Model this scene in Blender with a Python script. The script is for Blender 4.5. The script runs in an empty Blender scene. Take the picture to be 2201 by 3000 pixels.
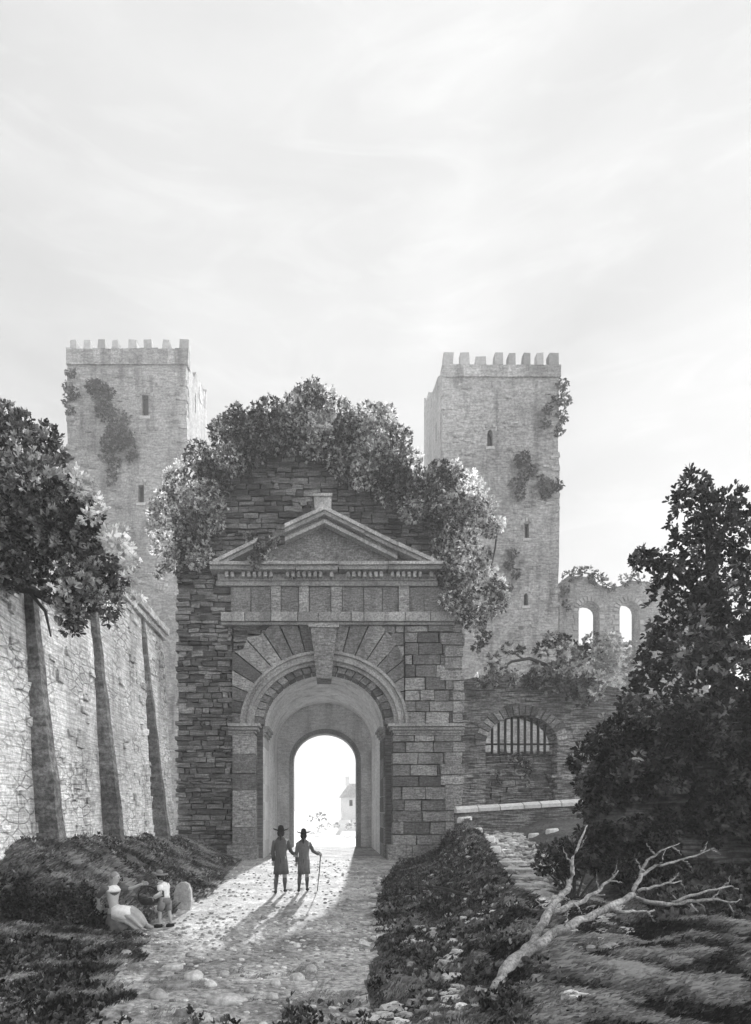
import bpy, bmesh, math, random
from mathutils import Vector, noise, Matrix
R = random.Random(11)
S = bpy.context.scene
COL = S.collection
EYE, FPX, VX, HY = 2.2, 1500.0, 715.0, 1780.0

def P(x, y, D):                      # a point at the distance D that lies on the sight line of (x, y)
    return Vector(((x-VX)/FPX*D, D, EYE+(HY-y)/FPX*D))
def sst(a, b, t):
    t = max(0.0, min(1.0, (t-a)/(b-a))); return t*t*(3-2*t)
def lerp_tab(tab, t):
    if t <= tab[0][0]: return tab[0][1]
    for (a, va), (b, vb) in zip(tab, tab[1:]):
        if t <= b: return va+(vb-va)*(t-a)/(b-a)
    return tab[-1][1]
def nz(x, y, z=0.0, s=1.0): return noise.noise(Vector((x*s, y*s, z*s)))

# ------------------------------------------------------------------ terrain height
XL = [(6,-4.6),(9,-4.4),(12,-3.5),(14,-3.2),(18,-2.9),(24,-3.4),(29,-3.5),(30,-3.5)]
HW = [(8,.15),(12.2,.25),(12.6,1.0),(14,1.5),(20,1.25),(28,.95),(32,.5)]
XR = [(6,.35),(8,.42),(12,.8),(18,1.35),(24,2.2),(28.5,3.0),(30,3.1)]
RX = [(8,2.4),(10.5,2.9),(17,3.7),(27.5,5.6),(31,6.4)]       # crest of the right bank
RH = [(5,.2),(8,.36),(10.5,.55),(17,.98),(27.5,1.75),(31,1.7)]
TR = [(8,1.0),(12,1.25),(17,1.5),(26,1.3)]                   # how far right of the crest the stony trail runs
def XRF(y): return lerp_tab(XR, y)+(.16*nz(0, y, 44, .9)+.13*nz(0, y, 45, 2.6))*(1-sst(20, 27, y))
def H(x, y):
    z = 0.0
    g = sst(46, 85, y)*1.05
    if y < 34:
        if x > 1: z += .2*sst(1.2, 3, x)*(nz(x, y, 33, .55)+.6*nz(x, y, 34, 1.3))*(1-sst(15, 22, y))
        f = 1-sst(30.5, 33.5, y) if abs(x) < 3.2 else 1.0
        xl = lerp_tab(XL, y); hw = lerp_tab(HW, y)
        if x < xl:
            t = (xl-x)/(xl+6.3)
            k = sst(0, 1, t)
            z += hw*k*f
            if y > 12.2:
                z = max(z, .58*sst(12.2, 12.5, y+.08*math.sin(x*5))*sst(3.85, 4.35, -x)*(1-sst(16, 21, y)))
        xr = XRF(y)
        if x > xr:
            cx, ch = lerp_tab(RX, y), lerp_tab(RH, y)
            if x < cx:
                z += ch*((x-xr)/(cx-xr))**(1.0+1.6*sst(12, 24, y))*f
            else:
                d = (x-cx)/lerp_tab(TR, y)
                dip = .42*(sst(0, .8, d)-sst(1.4, 2.6, d))
                z += (ch-dip*min(1, ch)+.25*sst(2, 6, d))*f
        amp = .05 if (x < xl or x > xr) else .008
        z += amp*nz(x, y, 3, 1.3)+amp*.7*nz(x, y, 9, 4)
        if y < 12 and x < -2.0: z += .05*nz(x, y, 5, 2)
    else:
        z += .5*sst(5.5, 9, abs(x))*(1-sst(36, 60, y))
    return z+g
def ispath(x, y):
    w = .25*nz(x, y, 1, 1.1)+.1*nz(x, y, 7, 4)
    xl, xr = lerp_tab(XL, y), XRF(y)
    if y > 45: return abs(x) < 2.4+w+.02*(y-45)
    if y < 11: xl = xl+w*1.6
    return xl-.05+w < x < xr+.12+w*.4

# ------------------------------------------------------------------ materials
def mat(name): 
    m = bpy.data.materials.new(name); m.use_nodes = True
    nt = m.node_tree; b = nt.nodes['Principled BSDF']; b.inputs['Roughness'].default_value = .9
    b.inputs['Specular IOR Level'].default_value = .15
    return m, nt, b
def N(nt, t, **k):
    n = nt.nodes.new(t)
    for a, v in k.items():
        if a in n.inputs: n.inputs[a].default_value = v
        else: setattr(n, a, v)
    return n
def math_n(nt, op, a, b=None):
    n = nt.nodes.new('ShaderNodeMath'); n.operation = op
    for i, v in enumerate((a, b)):
        if v is None: continue
        if isinstance(v, (int, float)): n.inputs[i].default_value = v
        else: nt.links.new(v, n.inputs[i])
    return n.outputs[0]
def maprange(nt, v, a, b, c, d):
    n = nt.nodes.new('ShaderNodeMapRange'); nt.links.new(v, n.inputs[0])
    for i, q in enumerate((a, b, c, d)): n.inputs[i+1].default_value = q
    return n.outputs[0]
def surf(name, base, tonevar=.5, blotch=.5, bscale=.6, fine=.35, fscale=9, hatch=0, hscale=(1.2, 1.2, 22), bump=.5, bumpd=.03, cells=0, cellscale=3, stains=0, rough=.92):
    m, nt, b = mat(name); L = nt.links.new
    tc = N(nt, 'ShaderNodeTexCoord')
    o = tc.outputs['Object']
    def noi(scale, det=4, vec=o, r=.6):
        n = N(nt, 'ShaderNodeTexNoise'); n.inputs['Scale'].default_value = scale; n.inputs['Detail'].default_value = det
        n.inputs['Roughness'].default_value = r; L(vec, n.inputs['Vector']); return n.outputs['Fac']
    at = N(nt, 'ShaderNodeAttribute', attribute_name='tone').outputs['Fac']
    v = maprange(nt, at, 0, 1, 1-tonevar*.5, 1+tonevar*.5)
    v = math_n(nt, 'MULTIPLY', v, maprange(nt, noi(bscale, 5), .3, .7, 1-blotch*.5, 1+blotch*.5))
    f = noi(fscale, 6, r=.75)
    v = math_n(nt, 'MULTIPLY', v, maprange(nt, f, .39, .61, 1-fine*.5, 1+fine*.5))
    h = math_n(nt, 'MULTIPLY', f, .6)
    if hatch:
        mp = N(nt, 'ShaderNodeMapping'); mp.inputs['Scale'].default_value = hscale; L(o, mp.inputs['Vector'])
        hn = noi(1.0, 4, mp.outputs[0], .55)
        v = math_n(nt, 'MULTIPLY', v, maprange(nt, hn, .42, .58, 1-hatch, 1+hatch*.35))
        h = math_n(nt, 'ADD', h, hn)
    if cells:
        vo = N(nt, 'ShaderNodeTexVoronoi'); vo.feature = 'DISTANCE_TO_EDGE'; vo.inputs['Scale'].default_value = cellscale
        mp = N(nt, 'ShaderNodeMapping'); mp.inputs['Scale'].default_value = (1, 1, 1.8); L(o, mp.inputs['Vector']); L(mp.outputs[0], vo.inputs['Vector'])
        e = maprange(nt, vo.outputs['Distance'], 0, .09, 0, 1)
        msk = maprange(nt, noi(bscale*1.7, 3), .45, .58, 1, 0)
        e2 = math_n(nt, 'MAXIMUM', e, msk)
        v = math_n(nt, 'MULTIPLY', v, maprange(nt, e2, 0, 1, 1-cells, 1))
        h = math_n(nt, 'ADD', h, math_n(nt, 'MULTIPLY', e2, .7))
    if stains:
        mp = N(nt, 'ShaderNodeMapping'); mp.inputs['Scale'].default_value = (1.3, 1.3, .25); L(o, mp.inputs['Vector'])
        v = math_n(nt, 'MULTIPLY', v, maprange(nt, noi(1.0, 5, mp.outputs[0]), .5, .68, 1, 1-stains))
    v = math_n(nt, 'MULTIPLY', v, base)
    cc = N(nt, 'ShaderNodeCombineColor')
    for i in range(3): L(v, cc.inputs[i])
    L(cc.outputs[0], b.inputs['Base Color'])
    b.inputs['Roughness'].default_value = rough
    bp = N(nt, 'ShaderNodeBump'); bp.inputs['Strength'].default_value = bump; bp.inputs['Distance'].default_value = bumpd
    L(h, bp.inputs['Height']); L(bp.outputs[0], b.inputs['Normal'])
    return m
def leafmat(name, base, var=.9, trans=.35):
    m, nt, b = mat(name); L = nt.links.new
    at = N(nt, 'ShaderNodeAttribute', attribute_name='tone').outputs['Fac']
    v = math_n(nt, 'MULTIPLY', maprange(nt, math_n(nt, 'POWER', at, 2.0), 0, 1, 1-var*.95, 1+var*2.2), base)
    cc = N(nt, 'ShaderNodeCombineColor')
    for i in range(3): L(v, cc.inputs[i])
    L(cc.outputs[0], b.inputs['Base Color']); b.inputs['Roughness'].default_value = .7
    b.inputs['Specular IOR Level'].default_value = .2
    tr = N(nt, 'ShaderNodeBsdfTranslucent'); L(cc.outputs[0], tr.inputs[0])
    mx = N(nt, 'ShaderNodeMixShader'); mx.inputs[0].default_value = trans
    L(b.outputs[0], mx.inputs[1]); L(tr.outputs[0], mx.inputs[2]); L(mx.outputs[0], nt.nodes['Material Output'].inputs[0])
    return m
M = dict(
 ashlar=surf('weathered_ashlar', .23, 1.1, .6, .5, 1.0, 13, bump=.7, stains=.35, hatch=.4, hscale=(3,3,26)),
 trim=surf('pale_dressed_stone', .31, .6, .6, .8, .9, 13, bump=.6, stains=.3),
 rubble=surf('thin_bedded_rubble', .16, 1.2, .9, .35, .9, 14, hatch=.5, hscale=(1.6,1.6,22), bump=.9, bumpd=.05),
 core=surf('rubble_core', .14, .3, .6, .5, .6, 9, hatch=.5, bump=.9, bumpd=.05),
 vault=surf('light_paled_vault', .86, .3, .25, .5, .4, 14, bump=.6, stains=.35, hatch=.14, hscale=(2,2,9)),  # pale base makes up for the light missing inside the passage
 tower=surf('tower_stone', .34, .5, .45, .3, .7, 7, hatch=.25, hscale=(2,2,9), bump=.6, bumpd=.06, stains=.5),
 towertrim=surf('tower_dressing', .38, .5, .3, .4, .3, 6),
 dark=surf('window_dark', .05, 0, .3),
 sunwall=surf('sun_paled_wall', .74, .3, .6, .35, .5, 9, cells=.5, cellscale=2.3, hatch=.28, hscale=(1.5,1.5,24), bump=.8, bumpd=.05, stains=.35),  # pale base stands in for sunlight that does not reach this wall
 buttress=surf('buttress_stone', .19, .6, .8, .6, 1.0, 10, hatch=.35, hscale=(2,2,7), bump=.8, bumpd=.05, stains=.3),
 rwall=surf('side_wall_rubble', .24, .8, .7, .5, .9, 11, hatch=.65, hscale=(1.6,1.6,16), bump=.8, bumpd=.05),
 pale=surf('pale_coping_lit_jamb', .62, .4, .25, 1, .3, 9, bump=.5),
 rock=surf('field_stone', .42, 1.1, .5, 2, .5, 14, bump=.7),
 earth=surf('bank_earth', .10, .3, .9, .9, 1.0, 9, cells=.3, cellscale=5, bump=.9, bumpd=.08),
 path=surf('dusty_path', .34, .3, 1.15, .75, 1.0, 11, hatch=.25, hscale=(5,2.2,5), bump=.8, bumpd=.05),
 yard=surf('pale_yard', .7, 0, .2, .2, .2, 4),
 bark=surf('dark_bark', .05, .3, .5, 2, .6, 12, bump=.9),
 deadwood=surf('bleached_deadwood', .31, .3, .9, 3, 1.0, 22, bump=.9, bumpd=.02),
 iron=surf('iron', .02, 0, .3), housewall=surf('house_plaster', .7, .1, .2), thatch=surf('house_roof', .42, .2, .3, hatch=.3, hscale=(14,2,2)),
 hat=surf('black_felt', .018, 0, .3, 6), coat=surf('dark_wool', .10, .4, .5, 3, .4, 30), coatb=surf('grey_wool', .14, .4, .5, 3, .4, 30),
 stocking=surf('grey_stocking', .09, 0, .3, 5), skin=surf('skin', .42, 0, .15, 6, .1), linen=surf('white_linen', .75, 0, .2, 6, .2, 20),
 bodice=surf('grey_bodice', .1, 0, .4, 6, .3, 20), skirt=surf('skirt_shade', .10, 0, .4, 5), gown=surf('pale_gown', .36, 0, .3, 6, .2, 20), hair=surf('fair_hair', .26, 0, .5, 12), dhair=surf('dark_hair', .04, 0, .3, 12),
 breeches=surf('buff_breeches', .2, 0, .3, 8), vest=surf('dark_waistcoat', .07, 0, .3, 8), wicker=surf('dark_wicker', .05, 0, .6, 14, .6, 40), wood=surf('box_wood', .3, 0, .4, 9), shoe=surf('black_leather', .02, 0, .2),
)
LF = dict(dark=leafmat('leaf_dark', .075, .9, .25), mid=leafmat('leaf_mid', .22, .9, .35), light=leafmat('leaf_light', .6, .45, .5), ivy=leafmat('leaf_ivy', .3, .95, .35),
          towerivy=leafmat('leaf_tower', .10, .6, .2), bankgrass=leafmat('bank_grass', .17, .9, .35), grass=leafmat('grass_blade', .12, .95, .3), grassp=leafmat('grass_pale', .17, .9, .3), cover=leafmat('ground_leaf', .085, .95, .2))

# ------------------------------------------------------------------ mesh builder
class MB:
    def __init__(s): s.v = []; s.f = []; s.t = []
    def face(s, pts, tone=.5):
        n = len(s.v); s.v += [tuple(p) for p in pts]; s.f.append(tuple(range(n, n+len(pts)))); s.t.append(tone)
    def box(s, x0, x1, y0, y1, z0, z1, tone=None, j=0.0, jy=None):
        if tone is None: tone = R.random()
        if jy is None: jy = j
        n = len(s.v)
        for x, y, z in ((x0,y0,z0),(x1,y0,z0),(x1,y1,z0),(x0,y1,z0),(x0,y0,z1),(x1,y0,z1),(x1,y1,z1),(x0,y1,z1)):
            s.v.append((x+R.uniform(-j,j), y+(R.uniform(-jy,jy) if y == y0 else 0), z+R.uniform(-j,j)))
        for q in ((0,3,2,1),(4,5,6,7),(0,1,5,4),(1,2,6,5),(2,3,7,6),(3,0,4,7)):
            s.f.append(tuple(n+i for i in q)); s.t.append(tone)
    def prism(s, poly, y0, y1, tone=None, axis='y', back=True):      # poly: counter-clockwise (x,z); depth along y
        if tone is None: tone = R.random()
        n = len(s.v); k = len(poly)
        for yy in (y0, y1):
            for a, c in poly:
                s.v.append((a, yy, c) if axis == 'y' else (yy, a, c))
        s.f.append(tuple(n+i for i in range(k))); s.t.append(tone)
        if back: s.f.append(tuple(n+k+i for i in reversed(range(k)))); s.t.append(tone)
        for i in range(k):
            j = (i+1) % k
            s.f.append((n+i, n+k+i, n+k+j, n+j)); s.t.append(tone)
    def plate(s, outer, holes, y0, y1, tone=.5, axis='y'):           # slab with openings
        bm = bmesh.new(); loops = []
        for lp in [outer]+holes:
            vs = [bm.verts.new((a, 0, c)) for a, c in lp]
            for i in range(len(vs)): bm.edges.new((vs[i], vs[(i+1) % len(vs)]))
            loops.append(vs)
        bmesh.ops.triangle_fill(bm, use_beauty=True, use_dissolve=False, edges=bm.edges[:])
        bm.verts.index_update()
        def pt(v, yy): return (v.co.x, yy, v.co.z) if axis == 'y' else (yy, v.co.x, v.co.z)
        for yy in (y0, y1):
            n = len(s.v); s.v += [pt(v, yy) for v in bm.verts]
            for f in bm.faces:
                s.f.append(tuple(n+v.index for v in f.verts)); s.t.append(tone)
        for vs in loops:
            for i in range(len(vs)):
                a, b = vs[i], vs[(i+1) % len(vs)]
                s.face([pt(a, y0), pt(b, y0), pt(b, y1), pt(a, y1)], tone)
        bm.free()
    def tube(s, pts, rad, n=8, tone=.5, cap=True, rough=0.0):
        pts = [Vector(p) for p in pts]; base = len(s.v); k = len(pts)
        up = Vector((0.13, .21, 1)).normalized()
        for i, p in enumerate(pts):
            d = (pts[min(i+1, k-1)]-pts[max(i-1, 0)])
            d = d.normalized() if d.length > 1e-6 else Vector((0, 0, 1))
            u = up if abs(d.dot(up)) < .93 else Vector((1, .1, 0)).normalized()
            a = d.cross(u).normalized(); b = d.cross(a).normalized()
            for q in range(n):
                t = 2*math.pi*q/n; r = rad[i]*(1+rough*R.uniform(-1, 1))
                s.v.append(tuple(p+a*math.cos(t)*r+b*math.sin(t)*r))
        for i in range(k-1):
            for q in range(n):
                r = (q+1) % n
                s.f.append((base+i*n+q, base+i*n+r, base+(i+1)*n+r, base+(i+1)*n+q)); s.t.append(tone)
        if cap:
            s.f.append(tuple(base+q for q in reversed(range(n)))); s.t.append(tone)
            s.f.append(tuple(base+(k-1)*n+q for q in range(n))); s.t.append(tone)
    def loft(s, rings, n=20, tone=.5, pleat=0, amp=0, cap=True, close=True):   # rings (cx,cy,cz,rx,ry)
        base = len(s.v)
        for i, (cx, cy, cz, rx, ry) in enumerate(rings):
            w = amp*i/max(1, len(rings)-1)
            for q in range(n):
                t = 2*math.pi*q/n; m = 1+w*math.cos(pleat*t)
                s.v.append((cx+rx*m*math.cos(t), cy+ry*m*math.sin(t), cz))
        for i in range(len(rings)-1):
            for q in range(n):
                r = (q+1) % n
                s.f.append((base+i*n+q, base+i*n+r, base+(i+1)*n+r, base+(i+1)*n+q)); s.t.append(tone)
        if cap:
            s.f.append(tuple(base+q for q in range(n))); s.t.append(tone)
            s.f.append(tuple(base+(len(rings)-1)*n+q for q in range(n))); s.t.append(tone)
    def ball(s, c, rx, ry, rz, n=10, m=7, tone=.5, rough=0, flat=None, seed=0):
        base = len(s.v)
        for i in range(m+1):
            ph = math.pi*i/m
            for q in range(n):
                t = 2*math.pi*q/n
                d = Vector((math.sin(ph)*math.cos(t), math.sin(ph)*math.sin(t), math.cos(ph)))
                k = 1+rough*noise.noise(d*1.7+Vector((seed, seed*2.3, 1)))*2
                z = d.z*rz*k
                if flat is not None: z = max(z, -flat*rz); z = min(z, rz*.72+.28*z)
                s.v.append((c[0]+d.x*rx*k, c[1]+d.y*ry*k, c[2]+z))
        for i in range(m):
            for q in range(n):
                r = (q+1) % n
                s.f.append((base+i*n+q, base+(i+1)*n+q, base+(i+1)*n+r, base+i*n+r)); s.t.append(tone)
    def leaf(s, p, d, L, w, tone):
        sd = d.cross(Vector((R.uniform(-1,1), R.uniform(-1,1), R.uniform(-1,1))))
        if sd.length < 1e-4: sd = Vector((1, 0, 0))
        sd.normalize(); nrm = d.cross(sd)
        f = nrm*w*.15; q = p+d*(L*.32); u = p+d*(L*.78); t = p+d*L
        n = len(s.v); s.v += [tuple(p), tuple(q+sd*w*.42+f), tuple(u+sd*w*.46+f), tuple(t), tuple(u-sd*w*.46+f), tuple(q-sd*w*.42+f)]
        s.f.append((n, n+1, n+2, n+3, n+4, n+5)); s.t.append(tone)
    def build(s, name, m, parent=None, smooth=False):
        o3 = Vector((0, 0, 0)); q = parent
        while q is not None: o3 += q.location; q = q.parent
        me = bpy.data.meshes.new(name)
        me.from_pydata([(a-o3.x, b-o3.y, c-o3.z) for a, b, c in s.v], [], s.f)
        at = me.attributes.new('tone', 'FLOAT', 'FACE'); at.data.foreach_set('value', s.t)
        me.materials.append(m)
        if smooth: me.polygons.foreach_set('use_smooth', [True]*len(me.polygons))
        me.update()
        o = bpy.data.objects.new(name, me); COL.objects.link(o)
        if parent: o.parent = parent
        return o
def fixn(o):
    bm = bmesh.new(); bm.from_mesh(o.data); bmesh.ops.recalc_face_normals(bm, faces=bm.faces); bm.to_mesh(o.data); bm.free(); return o
def tag(o, label, cat, group=None):
    o['label'] = label; o['category'] = cat
    if group: o['group'] = group
    return o
def root(name, loc, label, cat, group=None):
    o = bpy.data.objects.new(name, None); COL.objects.link(o); o.location = loc; o.empty_display_size = .3
    return tag(o, label, cat, group)
def origin_to_base(o, loc):
    loc = Vector(loc); o.data.transform(Matrix.Translation(-loc)); o.location = loc; return o
def rdir(): 
    while True:
        v = Vector((R.uniform(-1,1), R.uniform(-1,1), R.uniform(-1,1)))
        if .05 < v.length < 1: return v.normalized()

# ------------------------------------------------------------------ foliage
def crown(mb, blobs, size, dens=1.0, D=15, depth=1.0, fan=6, droop=0.0, tone=.45, tv=.35, shell=.45, wid=.36):
    for b in blobs:
        x, y, r = b[:3]; d = b[3] if len(b) > 3 and b[3] else D+R.uniform(-.35, .35)*depth
        tb = tone+(b[4] if len(b) > 4 else R.uniform(-.26, .28))
        C = P(x, y, d); rad = r*d/FPX
        n = max(6, int(dens*15.0*rad*rad/(size*size)))
        for i in range(n):
            u = rdir(); k = shell+(1-shell)*R.random()**.6
            if R.random() < .12: k *= 1.12
            p = C+Vector((u.x*rad, u.y*rad*depth, u.z*rad))*k
            dd = (u+Vector((0, 0, .25-droop))+rdir()*.5).normalized()
            t0 = min(1, max(0, tb+R.uniform(-tv, tv)))
            s1 = size*R.uniform(.7, 1.25)
            for q in range(fan):
                ld = (dd+rdir()*.85); ld.z -= droop*.4; ld.normalize()
                mb.leaf(p+rdir()*size*.15, ld, s1*R.uniform(.7, 1.1), s1*wid, min(1, max(0, t0+R.uniform(-.1, .1))))

# ------------------------------------------------------------------ ground
def axis(segs):
    out = []
    for a, b, st in segs:
        n = max(1, round((b-a)/st)); out += [a+(b-a)*i/n for i in range(n)]
    return out+[segs[-1][1]]
xs = axis([(-300,-100,40),(-100,-30,10),(-30,-10,1.5),(-10,-7,.3),(-7,8,.1),(8,12,.25),(12,30,1.5),(30,100,10),(100,300,40)])
ys = axis([(-30,3,3),(3,6,.3),(6,15,.09),(15,32,.16),(32,46,.5),(46,100,3),(100,400,30)])
gv = [[H(x, y) for x in xs] for y in ys]
def sheet(test, name, m):
    mb = MB(); idx = {}
    for j in range(len(ys)-1):
        for i in range(len(xs)-1):
            cx, cy = (xs[i]+xs[i+1])/2, (ys[j]+ys[j+1])/2
            if test(cx, cy):
                q = []
                for a, b in ((i,j),(i+1,j),(i+1,j+1),(i,j+1)):
                    if (a, b) not in idx:
                        idx[(a, b)] = len(mb.v); mb.v.append((xs[a], ys[b], gv[b][a]))
                    q.append(idx[(a, b)])
                mb.f.append(tuple(q)); mb.t.append(.5)
    o = mb.build(name, m, smooth=True); o['kind'] = 'structure'; return o
def zone(x, y):
    if y > 40: return 2
    return 1 if ispath(x, y) and y > 4 else 0
sheet(lambda x, y: zone(x, y) == 0, 'ground', M['earth'])
sheet(lambda x, y: zone(x, y) == 1, 'path', M['path'])
sheet(lambda x, y: zone(x, y) == 2, 'courtyard_ground', M['yard'])

# grass and leafy ground cover
def scatter_grass(name, m, n, region, hgt, wd, lean=(0, 0), clump=1.0, thr=-.2, nb=3):
    mb = MB()
    k = 0
    while k < n:
        y = R.uniform(region[2], region[3]); x = R.uniform(region[0], region[1])
        k += 1
        if not region[4](x, y): continue
        q = nz(x, y, 2, 1/clump)+.5*nz(x, y, 8, 3/clump)
        if q < thr: continue
        z = H(x, y)-.01; t = min(1, max(0, .5+q*.9+R.uniform(-.25, .25)))
        for b in range(nb):
            hh = hgt*R.uniform(.5, 1.2)*(y/14)**.5; w = wd*R.uniform(.6, 1.3)*(y/12)**.8
            a = R.uniform(0, 6.28)
            dx, dy = lean[0]+R.uniform(-.5, .5), lean[1]+R.uniform(-.5, .5)
            bx, by = x+R.uniform(-.06, .06), y+R.uniform(-.06, .06)
            ca, sa = math.cos(a)*w/2, math.sin(a)*w/2
            p1 = (bx-ca, by-sa, z); p2 = (bx+ca, by+sa, z); p3 = (bx+dx*hh*.5, by+dy*hh*.5, z+hh*.7); p4 = (bx+dx*hh*1.3, by+dy*hh*1.3, z+hh*R.uniform(.75, 1))
            mb.face((p1, p2, p3), t); mb.face((p1, p3, p4), t)
    o = mb.build(name, m); o['kind'] = 'stuff'; return o
def mound_ok(x, y):
    return XRF(y)+.12 < x < lerp_tab(RX, y)+.35*lerp_tab(TR, y)
def left_ok(x, y): return x < lerp_tab(XL, y)+.1*nz(x, y, 4, 3)-.1 and x > -6.25
tag(scatter_grass('grass', LF['bankgrass'], 42000, (-6.3, -2.7, 12.4, 29, left_ok), .11, .016, (.35, -.1), .9, -.3), 'short rough grass covering the bank below the buttressed wall', 'grass')
def lip_ok(x, y): return x < -4.0 or (x < -3.3 and y > 13.2)
tag(scatter_grass('grass', LF['bankgrass'], 9000, (-6.3, -3.3, 12.45, 16, lip_ok), .16, .014, (.5, -.2), .7, -.05), 'pale long grass along the lip of the left hummock', 'grass')
def rt_ok(x, y): return x > 1.9 and x < y*.66+.6
tag(scatter_grass('grass', LF['grassp'], 26000, (1.6, 7, 5.6, 9.8, rt_ok), .15, .010, (.6, -.35), .6, .1), 'pale bent grass in the lower right foreground', 'grass')
def vl_ok(x, y): return x < -2.0-.3*(y-7)+.9*nz(x, y, 78, 1.1)
tag(scatter_grass('grass', LF['bankgrass'], 34000, (-6.2, -1.2, 6.2, 12.1, vl_ok), .10, .010, (.3, -.1), .5, -.5), 'rough grass on the left verge of the near path', 'grass')
def mg_ok(x, y): return mound_ok(x, y)
tag(scatter_grass('grass', LF['grass'], 40000, (.5, 5.6, 6.2, 27, mg_ok), .12, .012, (.2, -.3), .6, -.3), 'rough grass on the mound between the path and the stony trail', 'grass')
tag(scatter_grass('grass', LF['grass'], 42000, (1.0, 8, 5.6, 12.5, rt_ok), .12, .010, (.35, -.2), .6, -.6), 'dark tussock grass around the fallen dead branch', 'grass')

def cover(name, label, n, reg, size, m, thr=-.15, cl=.7, up=.5):
    mb = MB(); k = 0; n = int(n*.6)
    while k < n:
        x = R.uniform(reg[0], reg[1]); y = R.uniform(reg[2], reg[3]); k += 1
        if not reg[4](x, y): continue
        q = nz(x, y, 21, 1/cl)+.4*nz(x, y, 31, 3/cl)
        if q < thr: continue
        p = Vector((x, y, H(x, y)+R.uniform(0, .5)*size*2.5*max(0, 1+q*1.5)))
        t = min(1, max(0, .4+R.uniform(-.4, .4)+nz(x, y, 50, 2)*.5))
        for b in range(4):
            d = rdir(); d.z = abs(d.z)+up; d.y -= .2; d.normalize()
            mb.leaf(p, d, size*R.uniform(.7, 1.3), size*.45, t)
    o = mb.build(name, m); o['kind'] = 'stuff'; return tag(o, label, 'ground cover')
cover('ground_cover', 'dark leafy ground cover over the mound right of the path', 8500, (1.0, 6.5, 9, 29.5, mound_ok), .075, LF['cover'], -.5)
def far_ok(x, y): return x > lerp_tab(RX, y)+1.9*lerp_tab(TR, y)
cover('ground_cover', 'dark low scrub behind the fallen dead branch', 12000, (4, 10, 10, 21, far_ok), .11, LF['cover'], -.4)
def bl_ok(x, y): return x < -2.35-.33*(y-7)+.8*nz(x, y, 77, 1) and x > -y*.5-.3
cover('ground_cover', 'dark leafy plants in the lower left corner beside the path', 9000, (-6, -1.5, 6.2, 11.2, bl_ok), .075, LF['cover'], -.05, .6)
def br_ok(x, y): return -.9+.35*nz(x,y,12,2) < x < 2.6 and (y < 7.6 or x > lerp_tab(XR, y)+.1)
def pt_ok(x, y): return -3.6 < x < XRF(y)
tag(scatter_grass('grass', LF['grass'], 14000, (-3.6, .9, 6.2, 9.6, pt_ok), .06, .009, (.3, -.2), .45, .42), 'small tufts of grass between the stones of the near path', 'grass')
cover('ground_cover', 'low weeds on the near edge of the path at bottom centre', 1800, (-1, 2.6, 6.2, 10, br_ok), .065, LF['cover'], .0, .5)
def lb_ok(x, y): return left_ok(x, y) and not (y < 12.6)
def face_ok(x, y): return -6.4 < x < -3.85
cover('ground_cover', 'dark ivy and roots on the steep face of the left hummock', 7000, (-6.4, -3.85, 12.1, 12.6, face_ok), .085, LF['dark'], -.6, .5, .0)
def bb_ok(x, y): return -2.6 < x < 2.2 and y < 7.4+.5*nz(x, y, 90, .8)
cover('ground_cover', 'scattered weeds among the stones along the bottom edge', 2200, (-2.8, 2.4, 6.2, 8, bb_ok), .055, LF['cover'], .12, .5)
cover('ground_cover', 'paler sprigs among the dark cover of the mound right of the path', 9000, (1.0, 6.5, 7, 29.5, mound_ok), .07, LF['mid'], -.05, .6, 1.0)
cover('ground_cover', 'leafy weeds on the left bank between the hummock and the gateway', 14000, (-6.2, -2.8, 12.6, 29, lb_ok), .095, LF['mid'], .05, 1.1)

# ------------------------------------------------------------------ the gateway
GY = 30.0
def gx(x): return (x-VX)/50.0
def gz(y): return EYE+(HY-y)/50.0
gate = root('stone_gateway', (0, GY, 0), 'ruined classical stone gateway with pediment and deep round arch across the path', 'gateway')
AC = gx(713); SZ = gz(1593)
def arch(rx, rz, n=28, a0=0, a1=180, cx=AC, cz=SZ):
    return [(cx+rx*math.cos(math.radians(a0+(a1-a0)*i/n)), cz+rz*math.sin(math.radians(a0+(a1-a0)*i/n))) for i in range(n+1)]
ER = .87
# core with the vault
hump = [(388,1250),(398,1190),(430,1120),(470,1040),(520,985),(570,950),(630,915),(700,905),(770,920),(835,950),(890,1010),(935,1080),(975,1150),(1005,1240)]
outer = [(gx(1013), -.6), (gx(1013), gz(1250))]+[(gx(x)+R.uniform(-.08,.08), gz(y)) for x, y in reversed(hump)]+[(gx(386), gz(1250)), (gx(386), -.6)]
def opening(hw, top, spring, n=24, bottom=-.6, cx=AC):
    return [(cx-hw, bottom)]+[(cx-hw*math.cos(math.pi*i/n), spring+(top-spring)*math.sin(math.pi*i/n)) for i in range(n+1)]+[(cx+hw, bottom)]
mb = MB(); mb.plate(outer, [], 0, 0) if False else None
def notch(outer_pts, hole):      # an opening that reaches the foot of the slab: one outline around it
    return outer_pts+hole
o_hw = 2.75; o_top = SZ+o_hw*ER*1.02
core_poly = [(gx(386), -.6)]+opening(o_hw, o_top, SZ)+outer[:-1]
core_poly = [p for i, p in enumerate(core_poly)]
mb.plate(core_poly, [], GY+.62, GY+4.5, .4)
mb.build('rubble_core', M['core'], gate)
low = [(gx(386), -.6)]+opening(o_hw, o_top, SZ)+[(gx(1013), -.6), (gx(1013), gz(1180)), (gx(400), gz(1180))]
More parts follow.
